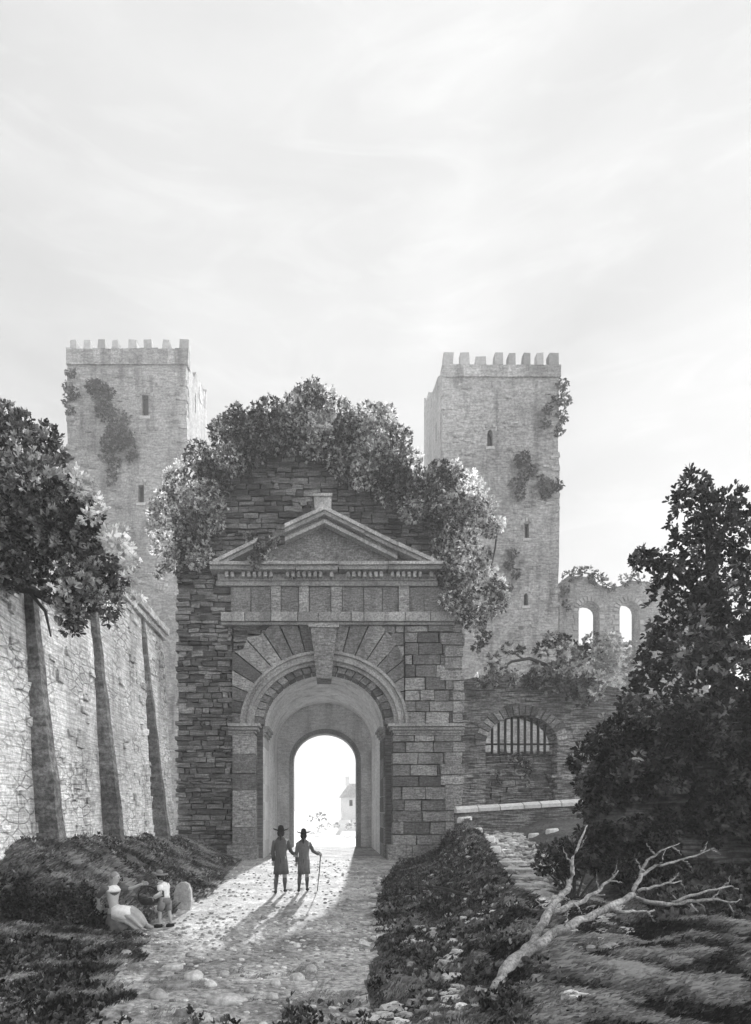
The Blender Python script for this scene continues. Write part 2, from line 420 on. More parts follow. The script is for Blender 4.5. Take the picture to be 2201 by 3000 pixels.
# vault lining and the back wall of the passage
mb = MB()
hole = opening(o_hw-.01, o_top-.01, SZ)
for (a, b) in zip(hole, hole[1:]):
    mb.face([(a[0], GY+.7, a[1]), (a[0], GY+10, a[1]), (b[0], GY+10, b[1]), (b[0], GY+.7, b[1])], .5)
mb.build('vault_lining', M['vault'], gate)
mb = MB()
ol = [(gx(386), -.6)]+opening(o_hw+.02, o_top+.02, SZ)+[(gx(1013), -.6), (gx(1013), gz(1240)), (gx(400), gz(1240))]
mb.plate(ol, [], GY+4.52, GY+9.9, .4); mb.build('rear_mass', M['core'], gate)
bw = 1.95; btop = 6.75; bsp = 5.0
ol = [(-5.5, -.6)]+opening(bw, btop, bsp, cx=0)+[(5.5, -.6), (5.5, 10.5), (-5.5, 10.5)]
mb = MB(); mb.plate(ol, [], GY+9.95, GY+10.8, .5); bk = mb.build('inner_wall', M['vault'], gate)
mb = MB()
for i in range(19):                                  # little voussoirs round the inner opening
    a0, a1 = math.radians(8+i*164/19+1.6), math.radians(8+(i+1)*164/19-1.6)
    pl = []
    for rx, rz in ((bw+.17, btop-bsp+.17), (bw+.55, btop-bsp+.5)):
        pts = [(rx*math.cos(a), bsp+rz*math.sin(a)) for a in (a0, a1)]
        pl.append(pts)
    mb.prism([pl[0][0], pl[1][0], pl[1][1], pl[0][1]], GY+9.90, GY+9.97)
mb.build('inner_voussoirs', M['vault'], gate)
mb = MB()
fr_o, fr_i = opening(bw+.14, btop+.14, bsp, cx=0), opening(bw-.12, btop-.12, bsp, cx=0)
mb.plate(fr_o[:1]+fr_o[1:]+list(reversed(fr_i)), [], GY+9.84, GY+10.9, .6)
mb.build('inner_arch_frame', M['trim'], gate)

# ashlar helper
def courses(mb, inside, x0, x1, z0, z1, ch, wr, yf, dep, gap=.02, j=.012, jy=.03, hv=.15, tone=None, rag=0):
    z = z0; k = 0
    while z < z1-.05:
        h = min(ch*R.uniform(1-hv, 1+hv), z1-z)
        if z1-(z+h) < ch*.35: h = z1-z
        xa = x0+(R.uniform(-rag, rag) if rag else 0)
        xe = x1+(R.uniform(-rag, rag) if rag else 0)
        x = xa-(R.random()*wr[0]*.6 if not rag else 0)
        while x < xe:
            w = R.uniform(*wr); a, b = max(x, xa), min(x+w, xe)
            if xe-b < wr[0]*.4: b = xe
            if b-a > .04 and inside((a+b)/2, z+h/2):
                off = R.uniform(-jy, jy)
                mb.box(a+gap/2, b-gap/2, yf+off, yf+dep, z+gap/2, z+h-gap/2, tone() if tone else None, j, j)
            x = b if b == xe else x+w
        z += h; k += 1
T = lambda *a: True
# left rubble flank, thin bedded
mb = MB(); courses(mb, lambda x, z: True, gx(388), gx(511), .0, gz(1249), .19, (.2, .8), GY+.12, .55, .035, .03, .10, .45, rag=.1)
courses(mb, T, gx(512), gx(598), gz(1434), gz(1376), .17, (.3, .7), GY+.2, .4, .02, .02, .06)
mb.build('rubble_flank', M['rubble'], gate)
def inhump(x, z):
    px, py = x*50+VX, HY-(z-EYE)*50
    for (xa, ya), (xb, yb) in zip(hump, hump[1:]):
        if xa <= px <= xb: return py > ya+(yb-ya)*(px-xa)/(xb-xa)+4
    return False
mb = MB(); courses(mb, inhump, gx(390), gx(1005), gz(1248), gz(905), .22, (.25, .9), GY+.36, .5, .035, .03, .08, .4)
mb.build('rubble_gable', M['rubble'], gate)
# piers
mb = MB()
courses(mb, T, gx(511), gx(563), gz(1858), gz(1617), .78, (2, 2.2), GY-.04, .72, .022, .006, .012)
courses(mb, T, gx(500), gx(566), -.1, gz(1858), .8, (2, 2.2), GY-.2, .9, .02, .006, .01)
mb.build('pier', M['ashlar'], gate)
mb = MB()
courses(mb, T, gx(863), gx(1014), gz(1858), gz(1617), .52, (.7, 1.5), GY-.04, .72, .045, .016, .04, rag=0)
courses(mb, T, gx(852), gx(1018), -.1, gz(1858), .8, (1.0, 1.6), GY-.2, .9, .025, .006, .01)
mb.build('pier', M['ashlar'], gate)
mb = MB()
# ragged quoins at the outer edge
z = gz(1858)
while z < gz(1380):
    h = R.uniform(.42, .58); w = R.choice((.35, .7, .9))
    if z+h > gz(1617) and z < gz(1590):
        if mb.v: mb.build('lower_quoins', M['ashlar'], gate); mb = MB()
        z = gz(1590); continue
    mb.box(gx(1014)-w, gx(1014)+R.uniform(.02, .16), GY-.09, GY+.6, z+.02, z+h-.02, R.uniform(.6, 1), .02)
    z += h
mb.build('upper_quoins', M['ashlar'], gate)
# jambs inside the opening
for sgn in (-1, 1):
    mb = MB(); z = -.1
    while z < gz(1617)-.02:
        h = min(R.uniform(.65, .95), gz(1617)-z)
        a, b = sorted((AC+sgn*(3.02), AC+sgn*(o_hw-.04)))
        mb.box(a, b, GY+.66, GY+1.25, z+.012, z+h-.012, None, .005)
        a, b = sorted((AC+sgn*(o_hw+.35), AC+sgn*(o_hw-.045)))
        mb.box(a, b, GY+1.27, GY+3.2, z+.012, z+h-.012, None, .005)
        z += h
    mb.build('jamb', M['pale'] if sgn < 0 else M['ashlar'], gate)  # left jamb coloured paler to paint the sunlit reveal
# imposts
for x0, x1, s in ((503, 573, 1), (853, 1020, -1)):
    mb = MB()
    for (ya, yb, pr) in ((1593, 1599, .34), (1600, 1606, .24), (1607, 1612, .13), (1612.5, 1617, .05)):
        k = (.34-pr)
        mb.box(gx(x0)+k*(s < 0)+ (0 if s > 0 else 0), gx(x1)-k*(s > 0), GY-pr, GY+.64, gz(yb), gz(ya), .7, .004)
        if s > 0: mb.box(AC-3.0, AC-o_hw+pr*.8, GY+.65, GY+3.2, gz(yb), gz(ya), .7, .004)
        else: mb.box(AC+o_hw-pr*.8, AC+3.0, GY+.65, GY+3.2, gz(yb), gz(ya), .7, .004)
    mb.build('impost', M['trim'], gate)
# fan of spandrel voussoirs
RX0, RZ0 = 183/50*1.0, 183/50*ER
bx0, bx1, bz1 = gx(511), gx(888), gz(1376)
SPB = [(gx(888), gz(1594)), (gx(888), gz(1446)), (gx(868), gz(1408)), (gx(838), gz(1376)), (gx(596), gz(1376)), (gx(570), gz(1398)), (gx(545), gz(1402)), (gx(535), gz(1428)), (gx(511), gz(1434)), (gx(511), gz(1594))]
def ray_rect(a):
    c, s_ = math.cos(a), math.sin(a)
    best = 4.0
    for (x0_, z0_), (x1_, z1_) in zip(SPB, SPB[1:]):
        ex, ez = x1_-x0_, z1_-z0_; den = c*ez-s_*ex
        if abs(den) < 1e-9: continue
        t = ((x0_-AC)*ez-(z0_-SZ)*ex)/den; u = ((x0_-AC)*s_-(z0_-SZ)*c)/den
        if t > 0 and -1e-6 <= u <= 1+1e-6: best = t; break
    return (AC+c*best, SZ+s_*best), best
mb = MB(); mbs = 21
for i in range(mbs):
    if i == mbs//2: continue
    a0, a1 = math.pi*i/mbs+.006, math.pi*(i+1)/mbs-.006
    inn = []
    for q in range(4):
        a = a0+(a1-a0)*q/3
        inn.append((AC+RX0*math.cos(a), SZ+RZ0*math.sin(a)))
    def par(a):  # match ray angle with the ellipse point
        return math.atan2(RZ0*math.sin(a), RX0*math.cos(a))
    p0, _ = ray_rect(par(a0)); p1, _ = ray_rect(par(a1))
    out = [p0]
    for cnr in SPB[1:-1]:
        ca = math.atan2(cnr[1]-SZ, cnr[0]-AC)
        if par(a0) < ca < par(a1): out.append(cnr)
    out.append(p1)
    mb.prism([*out, *reversed(inn)], GY-.02+R.uniform(-.03, .02), GY+.6)
mb.build('spandrel_voussoirs', M['ashlar'], gate)
mb = MB(); courses(mb, T, gx(841), gx(889), gz(1444), gz(1376), .5, (.5, .8), GY+.02, .55, .04, .015, .02); courses(mb, T, gx(890), gx(1013), gz(1592), gz(1376), .5, (.6, 1.3), GY-.02, .62, .045, .018, .045)
mb.build('spandrel_ashlar', M['ashlar'], gate)
# archivolt: swept moulding
prof = [(0, 0), (.0, -.20), (.12, -.22), (.16, -.13), (.26, -.13), (.30, -.2), (.42, -.2), (.47, -.08), (.6, -.06), (.6, 0.1)]
mb = MB(); nseg = 56
for i in range(nseg):
    for (r0, d0), (r1, d1) in zip(prof, prof[1:]):
        q = []
        for a, (rr, dd) in ((i, (r0, d0)), (i+1, (r0, d0)), (i+1, (r1, d1)), (i, (r1, d1))):
            t = math.pi*a/nseg; q.append((AC+(RX0+.02-rr)*math.cos(t), GY+dd, SZ+(RZ0+.02-rr)*math.sin(t)))
        mb.face(q, .5)
mb.build('archivolt', M['trim'], gate)
# inner ring of voussoirs with soffit
mb = MB(); nv = 23
for i in range(nv):
    if i == nv//2: continue
    a0, a1 = math.pi*i/nv+.008, math.pi*(i+1)/nv-.008
    ro, ri = (RX0-.58, RZ0-.58), (o_hw-.05, o_hw*ER-.05)
    o_ = [(AC+ro[0]*math.cos(a), SZ+ro[1]*math.sin(a)) for a in (a0, (a0+a1)/2, a1)]
    i_ = [(AC+ri[0]*math.cos(a), SZ+ri[1]*math.sin(a)) for a in (a1, (a0+a1)/2, a0)]
    mb.prism(o_+i_, GY+.06+R.uniform(-.02, .02), GY+1.1)
mb.build('voussoirs', M['ashlar'], gate)
mb = MB()
mb.prism([(gx(697), gz(1496)), (gx(729), gz(1496)), (gx(741), gz(1379)), (gx(683), gz(1379))], GY-.42, GY+.9, .5)
mb.prism([(gx(679), gz(1385)), (gx(745), gz(1385)), (gx(746), gz(1377)), (gx(678), gz(1377))], GY-.47, GY+.3, .9)
mb.build('keystone', M['ashlar'], gate)
# string course
mb = MB(); jx = [487, 540, 597, 655, 700, 772, 800, 890, 945, 1001]
for a, b in zip(jx, jx[1:]): mb.box(gx(a)+.015, gx(b)-.015, GY-.25+R.uniform(-.02, .02), GY+.6, gz(1369), gz(1349), None, .008)
mb.box(gx(488), gx(1000), GY-.14, GY+.55, gz(1375.5), gz(1369.5), .2)
mb.build('string_course', M['trim'], gate)
# frieze
mb = MB(); jx = [507, 552, 596, 618, 657, 680, 728, 753, 800, 841, 876, 900, 933, 996]
for k, (a, b) in enumerate(zip(jx, jx[1:])):
    pale = (b-a) < 26
    mb.box(gx(a)+.014, gx(b)-.014, GY-(.09 if pale else .0)+R.uniform(-.02, .02), GY+.6, gz(1348.5), gz(1291), R.uniform(.75, .95) if pale else R.uniform(.3, .65), .008)
mb.build('frieze', M['ashlar'], gate)
# cornice
mb = MB()
mb.box(gx(476), gx(962), GY-.12, GY+.6, gz(1290), gz(1280), .3, .01)
mb.box(gx(480), gx(958), GY-.18, GY+.6, gz(1279.6), gz(1264), .3, .01)
for a, b in ((466, 560), (562, 650), (652, 742), (745, 850), (852, 968)):
    mb.box(gx(a), gx(b), GY-.62+R.uniform(-.04, .04), GY+.6, gz(1262.5), gz(1254), None, .012)
    mb.box(gx(a), gx(b), GY-.72+R.uniform(-.06, .03), GY+.6, gz(1253.6), gz(1247), .9, .012)
x = 486
while x < 950:
    if R.random() < .8: mb.box(gx(x), gx(x+7), GY-.42, GY-.17, gz(1275), gz(1264), R.uniform(.5, 1), .01)
    x += 12
mb.build('cornice', M['trim'], gate)
# pediment
ped = None
mb = MB(); mb.prism([(gx(505), gz(1247)), (gx(930), gz(1247)), (gx(713), gz(1160))], GY+.02, GY+.5, .5)
mb.build('tympanum', M['ashlar'], gate)
def rake(xa, ya, xb, yb, t0, t1, pr, mb, tone):
    # a raking slab between two offsets below the line
    d = Vector((gx(xb)-gx(xa), gz(yb)-gz(ya))); 
    mb.prism([(gx(xa), gz(ya+t1)), (gx(xb), gz(yb+t1)), (gx(xb), gz(yb+t0)), (gx(xa), gz(ya+t0))], GY-pr, GY+.5, tone)
for (xa, ya, xb, yb) in ((474, 1246, 570, 1198), (628, 1168, 713, 1129)):
    mb = MB()
    for t0, t1, pr, tn in ((-2, 6, .7, 1), (6.4, 14, .55, .6), (14.4, 22, .3, .1), (22.4, 30, .42, .8)):
        if ya > 1200 and t0 > 14: continue
        rake(xa, ya, xb, yb, t0, t1, pr, mb, tn)
    mb.build('raking_cornice', M['trim'], gate)
mb = MB()
for (xa, ya, xb, yb) in ((713, 1129, 800, 1172), (801, 1172.5, 872, 1207), (873, 1207.5, 955, 1245)):
    for t0, t1, pr, tn in ((-2, 6, .7, 1), (6.4, 14, .55, .6), (14.4, 22, .3, .1), (22.4, 30, .42, .8)):
        if xb > 940 and t0 > 14: continue
        e = R.uniform(-.05, .05)
        rake(xa, ya, xb, yb, t0, t1, pr+e, mb, tn)
mb.build('raking_cornice', M['trim'], gate)
mb = MB(); mb.box(gx(692), gx(728), GY-.5, GY+.3, gz(1131), gz(1101), .7, .02); mb.box(gx(690), gx(730), GY-.55, GY+.34, gz(1103), gz(1097), 1, .02)
mb.build('finial_block', M['trim'], gate)

# ivy on the gateway
iv = MB()
b1 = [(570,955,50),(589,907,37),(553,951,48),(516,915,24),(500,940,30),(483,951,25),(508,1013,35),(487,1066,28),(475,1115,25),(630,964,36),(640,915,30),(540,1000,36),(470,1010,30),(455,1060,28),(475,1050,26),(600,960,36),(560,985,34),(620,925,30),(530,960,30)]
b2 = [(683,870,34),(650,880,24),(715,872,24),(690,905,36),(745,911,35),(737,972,32),(740,1010,30),(765,1040,30),(687,990,26),(705,945,34),(650,935,34),(760,950,36),(790,950,30)]
b3 = [(810,915,32),(843,923,33),(880,964,28),(818,960,38),(818,1001,45),(859,1041,42),(900,1074,38),(800,1050,30),(905,1010,24),(880,1090,30),(850,1085,26),(905,1120,30),(860,1000,36),(930,1060,30),(870,1060,34),(920,1095,28)]
b4 = [(961,1066,38),(941,1107,38),(1015,1099,32),(1055,1148,30),(1084,1164,16),(982,1156,40),(1023,1197,30),(1000,1120,34),(1040,1120,26),(965,1030,22),(1000,1050,22),(975,1200,30)]
b5 = [(978,1238,34),(1043,1250,28),(1000,1280,30),(1023,1299,34),(1084,1299,26),(1105,1328,16),(1043,1360,28),(1064,1401,16),(1075,1340,22),(985,1320,18),(1015,1340,24),(1060,1225,22),(1050,1425,10)]
b6 = [(436,1003,32),(400,1075,40),(364,1130,34),(418,1148,38),(364,1203,26),(382,1239,24),(454,1094,36),(436,1184,32),(349,1257,14),(470,1150,24),(455,1040,30),(400,1210,22),(345,1170,18),(430,1235,20),(345,1110,18),(430,1110,34),(400,1145,34),(440,1215,26),(410,1180,28)]
def ivy_at(name, bl, label, cat='ivy', m='ivy', Dd=29.7, size=.14, dens=.85, droop=.3, tone=.42, group=None, edge=None, stems=True, **kw):
    iv = MB(); crown(iv, bl, size, dens, Dd, .8, 6, droop, tone, .4, .35, **kw)
    # woody stems behind the leaves
    pts = [P(b[0], b[1], (b[3] if len(b) > 3 and b[3] else Dd)+.35) for b in bl]
    o = iv.build(name, LF[m])
    base = min(pts, key=lambda p: p.z)
    origin_to_base(o, base); tag(o, label, cat, group)
    st = MB()
    for a, b in zip(pts, pts[1:]):
        if stems and (a-b).length < 3.0: st.tube([a, (a+b)/2+rdir()*.1, b], [.05, .04, .03], 5)
    if st.v: st.build('stem', M['bark'], o)
    return o
GI = 'ivy masses growing over the gateway'
ivy_at('ivy', b1, 'dark ivy mass on the left shoulder of the gateway top', group=GI)
ivy_at('ivy', b2, 'topmost ivy tuft standing up on the crown of the gateway', group=GI, tone=.5)
ivy_at('ivy', b3, 'ivy mass right of the crown sloping down the gateway top', group=GI)
ivy_at('ivy', b4, 'bushy ivy bulging out over the right shoulder of the gateway', group=GI)
ivy_at('ivy', b5, 'ivy hanging down the right edge of the gateway beside the frieze', group=GI, droop=.6)
ivy_at('ivy', b6, 'ivy hanging over the left edge of the gateway above the rubble flank', group=GI, droop=.5, tone=.5)
ivy_at('ivy', [(575,1205,16,29.3),(590,1225,14,29.3),(560,1232,13,29.2),(605,1190,12,29.4),(548,1180,12,29.4)], 'small ivy clump breaking the left rake of the pediment', group=GI)
b7 = [(1050,1075,22,30.4),(1030,1050,18,30.4),(1000,1030,16,30.4),(1075,1110,18,30.4),(1095,1150,16,30.4),(1080,1250,14,30.2),(1100,1280,14,30.2),(1110,1310,12,30.2)]
ivy_at('ivy', b7, 'ivy fringe coloured pale as if sunlit along the outer right edge of the gateway', m='light', group=GI, tone=.6)  # leaf colour carries the sunlit rim
b8 = [(340,1130,16,30.2),(335,1160,14,30.2),(350,1100,18,30.2),(375,1050,18,30.2),(338,1205,12,30.2),(400,1020,14,30.2)]
ivy_at('ivy', b8, 'ivy fringe coloured pale as if sunlit along the outer left edge of the gateway', m='light', group=GI, tone=.55)  # sun rim put into the leaf colour here too

# ------------------------------------------------------------------ towers
def merl(mb, x, w, yt, yb, D, y0, dep):
    a, b = P(x-w/2, yt, D), P(x+w/2, yb, D)
    mb.box(a.x, b.x, y0, y0+dep, b.z, a.z, None, .04)
def tower(nm, D, xl, xr, ytop, ybody, side, xback, yback, merlons, windows, slit, label, Dside):
    m = D/FPX
    X0, X1 = (xl-VX)*m, (xr-VX)*m; Zt = EYE+(HY-ytop)*m; Zb = EYE+(HY-ybody)*m
    dep = Dside-D
    t = root(nm, ((X0+X1)/2, D+dep/2, 0), label, 'tower', 'pair of square towers behind the gateway')
    holes = []
    for (x, y, w, h, arched) in windows:
        c = P(x, y, D); hw, hh = w*m/2, h*m/2
        if arched: holes.append([(c.x-hw, c.z-hh), (c.x+hw, c.z-hh), (c.x+hw, c.z+hh*.6), (c.x+hw*.5, c.z+hh*.92), (c.x, c.z+hh), (c.x-hw*.5, c.z+hh*.92), (c.x-hw, c.z+hh*.6)])
        else: holes.append([(c.x-hw, c.z-hh), (c.x+hw, c.z-hh), (c.x+hw, c.z+hh), (c.x-hw, c.z+hh)])
    def rag(x0, z0, x1, z1, n, am):
        return [(x0+(x1-x0)*i/n+(R.uniform(-am, am)), z0+(z1-z0)*i/n) for i in range(1, n)]
    out = [(X0, -.5), (X1, -.5)]+rag(X1, -.5, X1, Zb, 26, .07)+[(X1, Zb), (X0, Zb)]+rag(X0, Zb, X0, -.5, 26, .07)
    mb = MB(); mb.plate(out, holes, D, D+.9, .5)
    mb.box(X0+.1, X1-.1, Dside-.9, Dside, -.5, Zb, .5)
    # side walls with a slit on the visible one, tops broken
    sx = X1 if side > 0 else X0
    c = None
    zbk = EYE+(HY-yback)/FPX*Dside
    topline = [(Dside-.02, zbk-1.0)]; n = 9
    for i in range(1, n):
        k = i/n; topline.append((Dside-k*dep, (zbk-1.0)*(1-k)+Zt*k-(.0 if k > .8 else .6)+R.uniform(-.5, .35)))
    sl = slit
    sD = D+dep*sl[0]; sz = EYE+(HY-sl[1])/FPX*sD
    vis = [(D+.91, -.5), (Dside-.02, -.5)]+topline+[(D+.91, Zt-.7)]
    mb.plate(vis, [[(sD-.22, sz-.75), (sD+.22, sz-.75), (sD+.22, sz+.75), (sD-.22, sz+.75)]], sx-.9*side, sx, .5, axis='x')
    ox = X0 if side > 0 else X1
    a, b = sorted((ox, ox+.9*side)); mb.box(a, b, D+.91, Dside-.91, -.5, Zb, .5)
    for i in range(4):
        yy = D+1.6+i*1.7; zz = Zt-.75-i*(Zt-zbk)/5.2
        a_, b_ = sorted((sx, sx-.6*side)); mb.box(a_, b_, yy, yy+R.uniform(.5, .75), zz-1.0, zz+R.uniform(.1, .5), .8, .06)
    # scattered proud stones
    for i in range(150):
        x = R.uniform(X0+.3, X1-.6); z = R.uniform(1.5, Zb-.5)
        if any(abs(x-P(w_[0], w_[1], D).x) < .9 and abs(z-P(w_[0], w_[1], D).z) < 1.3 for w_ in windows): continue
        for k in range(R.randint(1, 3)):
            if any(abs(x-P(w_[0], w_[1], D).x) < .9 and abs(z-P(w_[0], w_[1], D).z) < 1.3 for w_ in windows): break
            w = R.uniform(.2, .5); mb.box(x, x+w, D-R.uniform(.03, .08), D+.1, z, z+R.uniform(.12, .26), R.choice((.1, .9)), .03)
            x += w+.04; z += R.uniform(-.25, .25)
            if x > X1-.5: break
    for z in range(2, int(Zb), 1):
        if R.random() < .6:
            w = R.uniform(.4, .8); mb.box(X1-w, X1+.07, D-.07, D+.4, z, z+.38, R.uniform(.4, 1), .03)
        if R.random() < .5:
            w = R.uniform(.4, .8); mb.box(X0-.06, X0+w, D-.07, D+.4, z+.5, z+.88, R.uniform(.4, 1), .03)
    mb.build('tower_wall', M['tower'], t)
    # projecting parapet under the merlons
    mb = MB(); x = X0-.05
    zs = Zb
    pz = EYE+(HY-(ybody))*m
    ymer = [mm[3] for mm in merlons][0]; zm = EYE+(HY-ymer)*m
    while x < X1+.1:
        w = R.uniform(.5, .9); mb.box(x, min(x+w, X1+.14), D-.13+R.uniform(-.02, .02), D+.7, Zb, zm+R.uniform(-.05, .02), None, .02); x += w
    mb.build('parapet', M['tower'], t)
    for (x, w, yt, yb) in merlons:
        mb = MB(); merl(mb, x, w, yt, yb, D, D-.1, .7); 
        a = P(x-w/2+1, yt-1.5, D); b = P(x+w/2-1, yt+.5, D); mb.box(a.x, b.x, D-.04, D+.5, b.z, a.z, .8, .03)
        mb.build('merlon', M['towertrim'], t)
    for (x, y, w, h, arched) in windows:
        c = P(x, y, D); hw, hh = w*m/2, h*m/2
        wn = MB(); wn.box(c.x-hw-.06, c.x+hw+.06, D+.55, D+.85, c.z-hh-.05, c.z+hh+.05, .5)
        wo = wn.build('window', M['dark'], t)
        sm = MB()
        sm.box(c.x-hw-.12, c.x+hw+.12, D-.07, D+.2, c.z-hh-.2, c.z-hh, .9, .02)
        sm.build('sill', M['towertrim'], wo); sm = MB()
        for k in range(5):
            a = math.radians(25+k*32.5); r = hw+.28
            q = Vector((c.x+math.cos(a)*r, 0, c.z+hh*.8+math.sin(a)*r*.9))
            sm.box(q.x-.09, q.x+.09, D-.06, D+.1, q.z-.14, q.z+.14, None, .04)
        sm.build('lintel', M['towertrim'], wo)
    return t
ML = [(162,13,749,768),(192,14,750,768),(224,15,749,768),(254,14,750,768),(292,18,749,768),(326,17,749,768),(366,16,749,768),(405,20,748,768)]
tower('crenellated_tower', 48, 148, 410, 768, 803, 1, 455, 830, ML, [(319,892,15,46,False),(310,1086,13,40,False)], (.4, 886), 'left square tower with eight level merlons and long hanging ivy', 56.3)
MR = [(986,21,777,804),(1022,19,777,804),(1057,22,787,804),(1097,17,778,804),(1126,14,779,804),(1158,14,778,804),(1187,14,778,804),(1218,20,778,804)]
tower('crenellated_tower', 50, 973, 1229, 804, 830, -1, 933, 850, MR, [(1078,963,12,38,True),(1159,1168,10,32,False),(1157,1318,9,28,True)], (.3, 950), 'right square tower with one broken merlon, behind the two-arched ruin', 59.3)
TI = 'ivy patches on the towers'
def tivy(bl, D, label): return ivy_at('ivy', [(x, y, q*1.3) for x, y, q in bl], label, m='towerivy', Dd=D-.15, size=.2, dens=.8, droop=.9, group=TI, tone=.5)
tivy([(205,850,12),(218,857,16),(240,862,10),(225,885,14),(232,905,16),(262,925,18),(255,945,16),(275,960,16),(284,985,15),(247,970,18),(240,1003,14),(252,1020,12),(247,1040,9),(290,1005,9),(243,1058,6)], 48, 'long grey ivy trail hanging down the face of the left tower')
tivy([(156,820,8),(153,850,10),(150,880,10),(156,905,9),(162,865,9)], 48, 'thin ivy up the left edge of the left tower')
tivy([(1149,1008,13),(1160,1035,15),(1137,1065,13),(1145,1085,9),(1185,1055,9),(1201,1068,14),(1226,1065,10),(1200,1085,9)], 50, 'grey ivy patch halfway down the right tower')
tivy([(1238,845,10),(1242,880,11),(1236,915,11),(1228,945,9),(1205,900,8),(1226,875,8),(1200,930,8)], 50, 'ivy clump on the upper right edge of the right tower')
tivy([(1128,1215,9),(1120,1240,9),(1135,1260,8),(1122,1290,7)], 50, 'small faint ivy patch low on the right tower')

# ------------------------------------------------------------------ ruin with two arches
D = 52; m = D/FPX
ru = root('ruined_wall', (P(1335,1500,D).x, D, 0), 'ruined wall with two open arched windows right of the right tower', 'ruin')
def arched_hole(x0, x1, yt, ys_, yb, D):
    a, b = P(x0, yb, D), P(x1, ys_, D); t = P(0, yt, D).z; cx = (a.x+b.x)/2; hw = (b.x-a.x)/2
    return [(a.x, a.z), (b.x, a.z)]+[(cx+hw*math.cos(math.pi*i/8), b.z+(t-b.z)*math.sin(math.pi*i/8)) for i in range(9)]
top = [(1560,1300),(1530,1312),(1500,1300),(1470,1292),(1440,1286),(1410,1280),(1385,1278),(1365,1288),(1340,1292),(1320,1285),(1300,1272),(1275,1266),(1250,1268),(1231,1280)]
out = [(P(1231,0,D).x, -.5), (P(1560,0,D).x, -.5)]+[(P(x, 0, D).x, P(0, y+R.uniform(-3,3), D).z) for x, y in top]
mb = MB(); mb.plate(out, [arched_hole(1273,1318,1326,1345,1430,D), arched_hole(1363,1405,1322,1343,1430,D)], D, D+1.2, .5)
mb.build('wall', M['tower'], ru)
for cx in (1295.5, 1384):
    mb = MB()
    for i in range(11):
        a = math.pi*(i+.5)/11; r0, r1 = 24, 35
        q = [P(cx+r*math.cos(a+s), 1345-r*.95*math.sin(a+s), D) for r, s in ((r0, -.1), (r1, -.1), (r1, .1), (r0, .1))]
        mb.prism([(p.x, p.z) for p in q], D-.08, D+.2)
    for y in range(1352, 1420, 13):
        for s in (-1, 1):
            a = P(cx+s*23.5, y, D); w = R.uniform(.25, .5); xa, xb = sorted((a.x, a.x+s*w)); mb.box(xa, xb, D-.06, D+.3, a.z-.3, a.z, None, .03)
    mb.build('arch_surround', M['towertrim'], ru)
ivy_at('ivy', [(1250,1268,12),(1270,1262,14),(1290,1260,15),(1310,1270,14),(1330,1282,12),(1345,1290,10),(1240,1300,12),(1246,1330,10)], 'ivy creeping over the broken top of the two-arched ruin', m='towerivy', Dd=51.9, size=.24, dens=.55, tone=.6)
ivy_at('ivy', [(1375,1275,11),(1395,1272,12),(1415,1280,10),(1435,1285,10)], 'low tuft of ivy on the ruin above its right arch', m='towerivy', Dd=51.9, size=.24, dens=.5, tone=.7)

# ------------------------------------------------------------------ right side wall with the barred arch
D = 31.0
def px(x, y, D=D): p = P(x, y, D); return (p.x, p.z)
sw = root('side_wall', (P(1145,0,D).x, D, 0), 'rubble wall with a blocked and barred arch right of the gateway', 'wall')
cx, hw, spy = 1147, 79, 1640
hole = [px(cx-hw, 1800), px(cx+hw, 1800)]+[px(cx+hw*math.cos(math.pi*i/16), spy-66*math.sin(math.pi*i/16)) for i in range(17)]
topw = [(1520,1540),(1450,1530),(1400,1520),(1350,1512),(1300,1498),(1240,1492),(1180,1486),(1120,1480),(1070,1484),(1040,1490),(1018,1496)]
mb = MB(); mb.plate([px(1018,1900), px(1520,1900)]+[px(x, y) for x, y in topw], [hole], D, D+1.1, .5)
mb.build('wall', M['rwall'], sw)
mb = MB()
def wall_in(x, z):
    X, Y = x/D*FPX+VX, HY-(z-EYE)/D*FPX
    if Y < 1500: return False
    if ((X-cx)/(hw+30))**2+((Y-spy)/100)**2 < 1 and Y < spy+3: return False
    if abs(X-cx) < hw+4 and Y >= spy: return False
    return R.random() < .8
a = px(1018, 1850); b = px(1330, 1495)
courses(mb, wall_in, a[0], b[0], a[1], b[1], .24, (.4, 1.1), D-.03, .2, .03, .03, .035)
mb.build('facing_stones', M['rwall'], sw)
mb = MB()
for i in range(21):
    a0, a1 = math.pi*i/21+.012, math.pi*(i+1)/21-.012; k = R.uniform(21, 30)
    q = [px(cx+(hw+r)*math.cos(a), spy-(66+r)*math.sin(a)) for r, a in ((1, a0), (k, a0), (k, a1), (1, a1))]
    mb.prism(q, D-.1, D+.5)
mb.build('arch_ring', M['ashlar'], sw)
mb = MB(); a = px(cx-hw+1, 1830); b = px(cx+hw-1, 1655)
courses(mb, T, a[0], b[0], a[1], b[1], .27, (.35, .9), D+.62, .4, .03, .03, .05)
for k in range(9): 
    q = px(cx-hw+10+k*17, 1655); mb.box(q[0]-.16, q[0]+.17, D+.4, D+.8, q[1]-.05, q[1]+R.uniform(0, .14), None, .03)
mb.build('blocking_wall', M['rwall'], sw)
gr = MB(); a = px(cx-hw+2, 1637.5); b = px(cx+hw-2, 1633.5); gr.box(a[0], b[0], D+.28, D+.34, a[1], b[1], .5); go = gr.build('grille', M['iron'], sw)
for k in range(9):
    X = 1086+k*14.6
    yt = spy-66*math.sqrt(max(0, 1-((X-cx)/hw)**2)); p0, p1 = P(X, 1657, D), P(X, yt, D)
    b_ = MB(); b_.tube([(p0.x, D+.3, p0.z), (p1.x, D+.3, p1.z)], [.06, .06], 6); b_.build('bar', M['iron'], go)
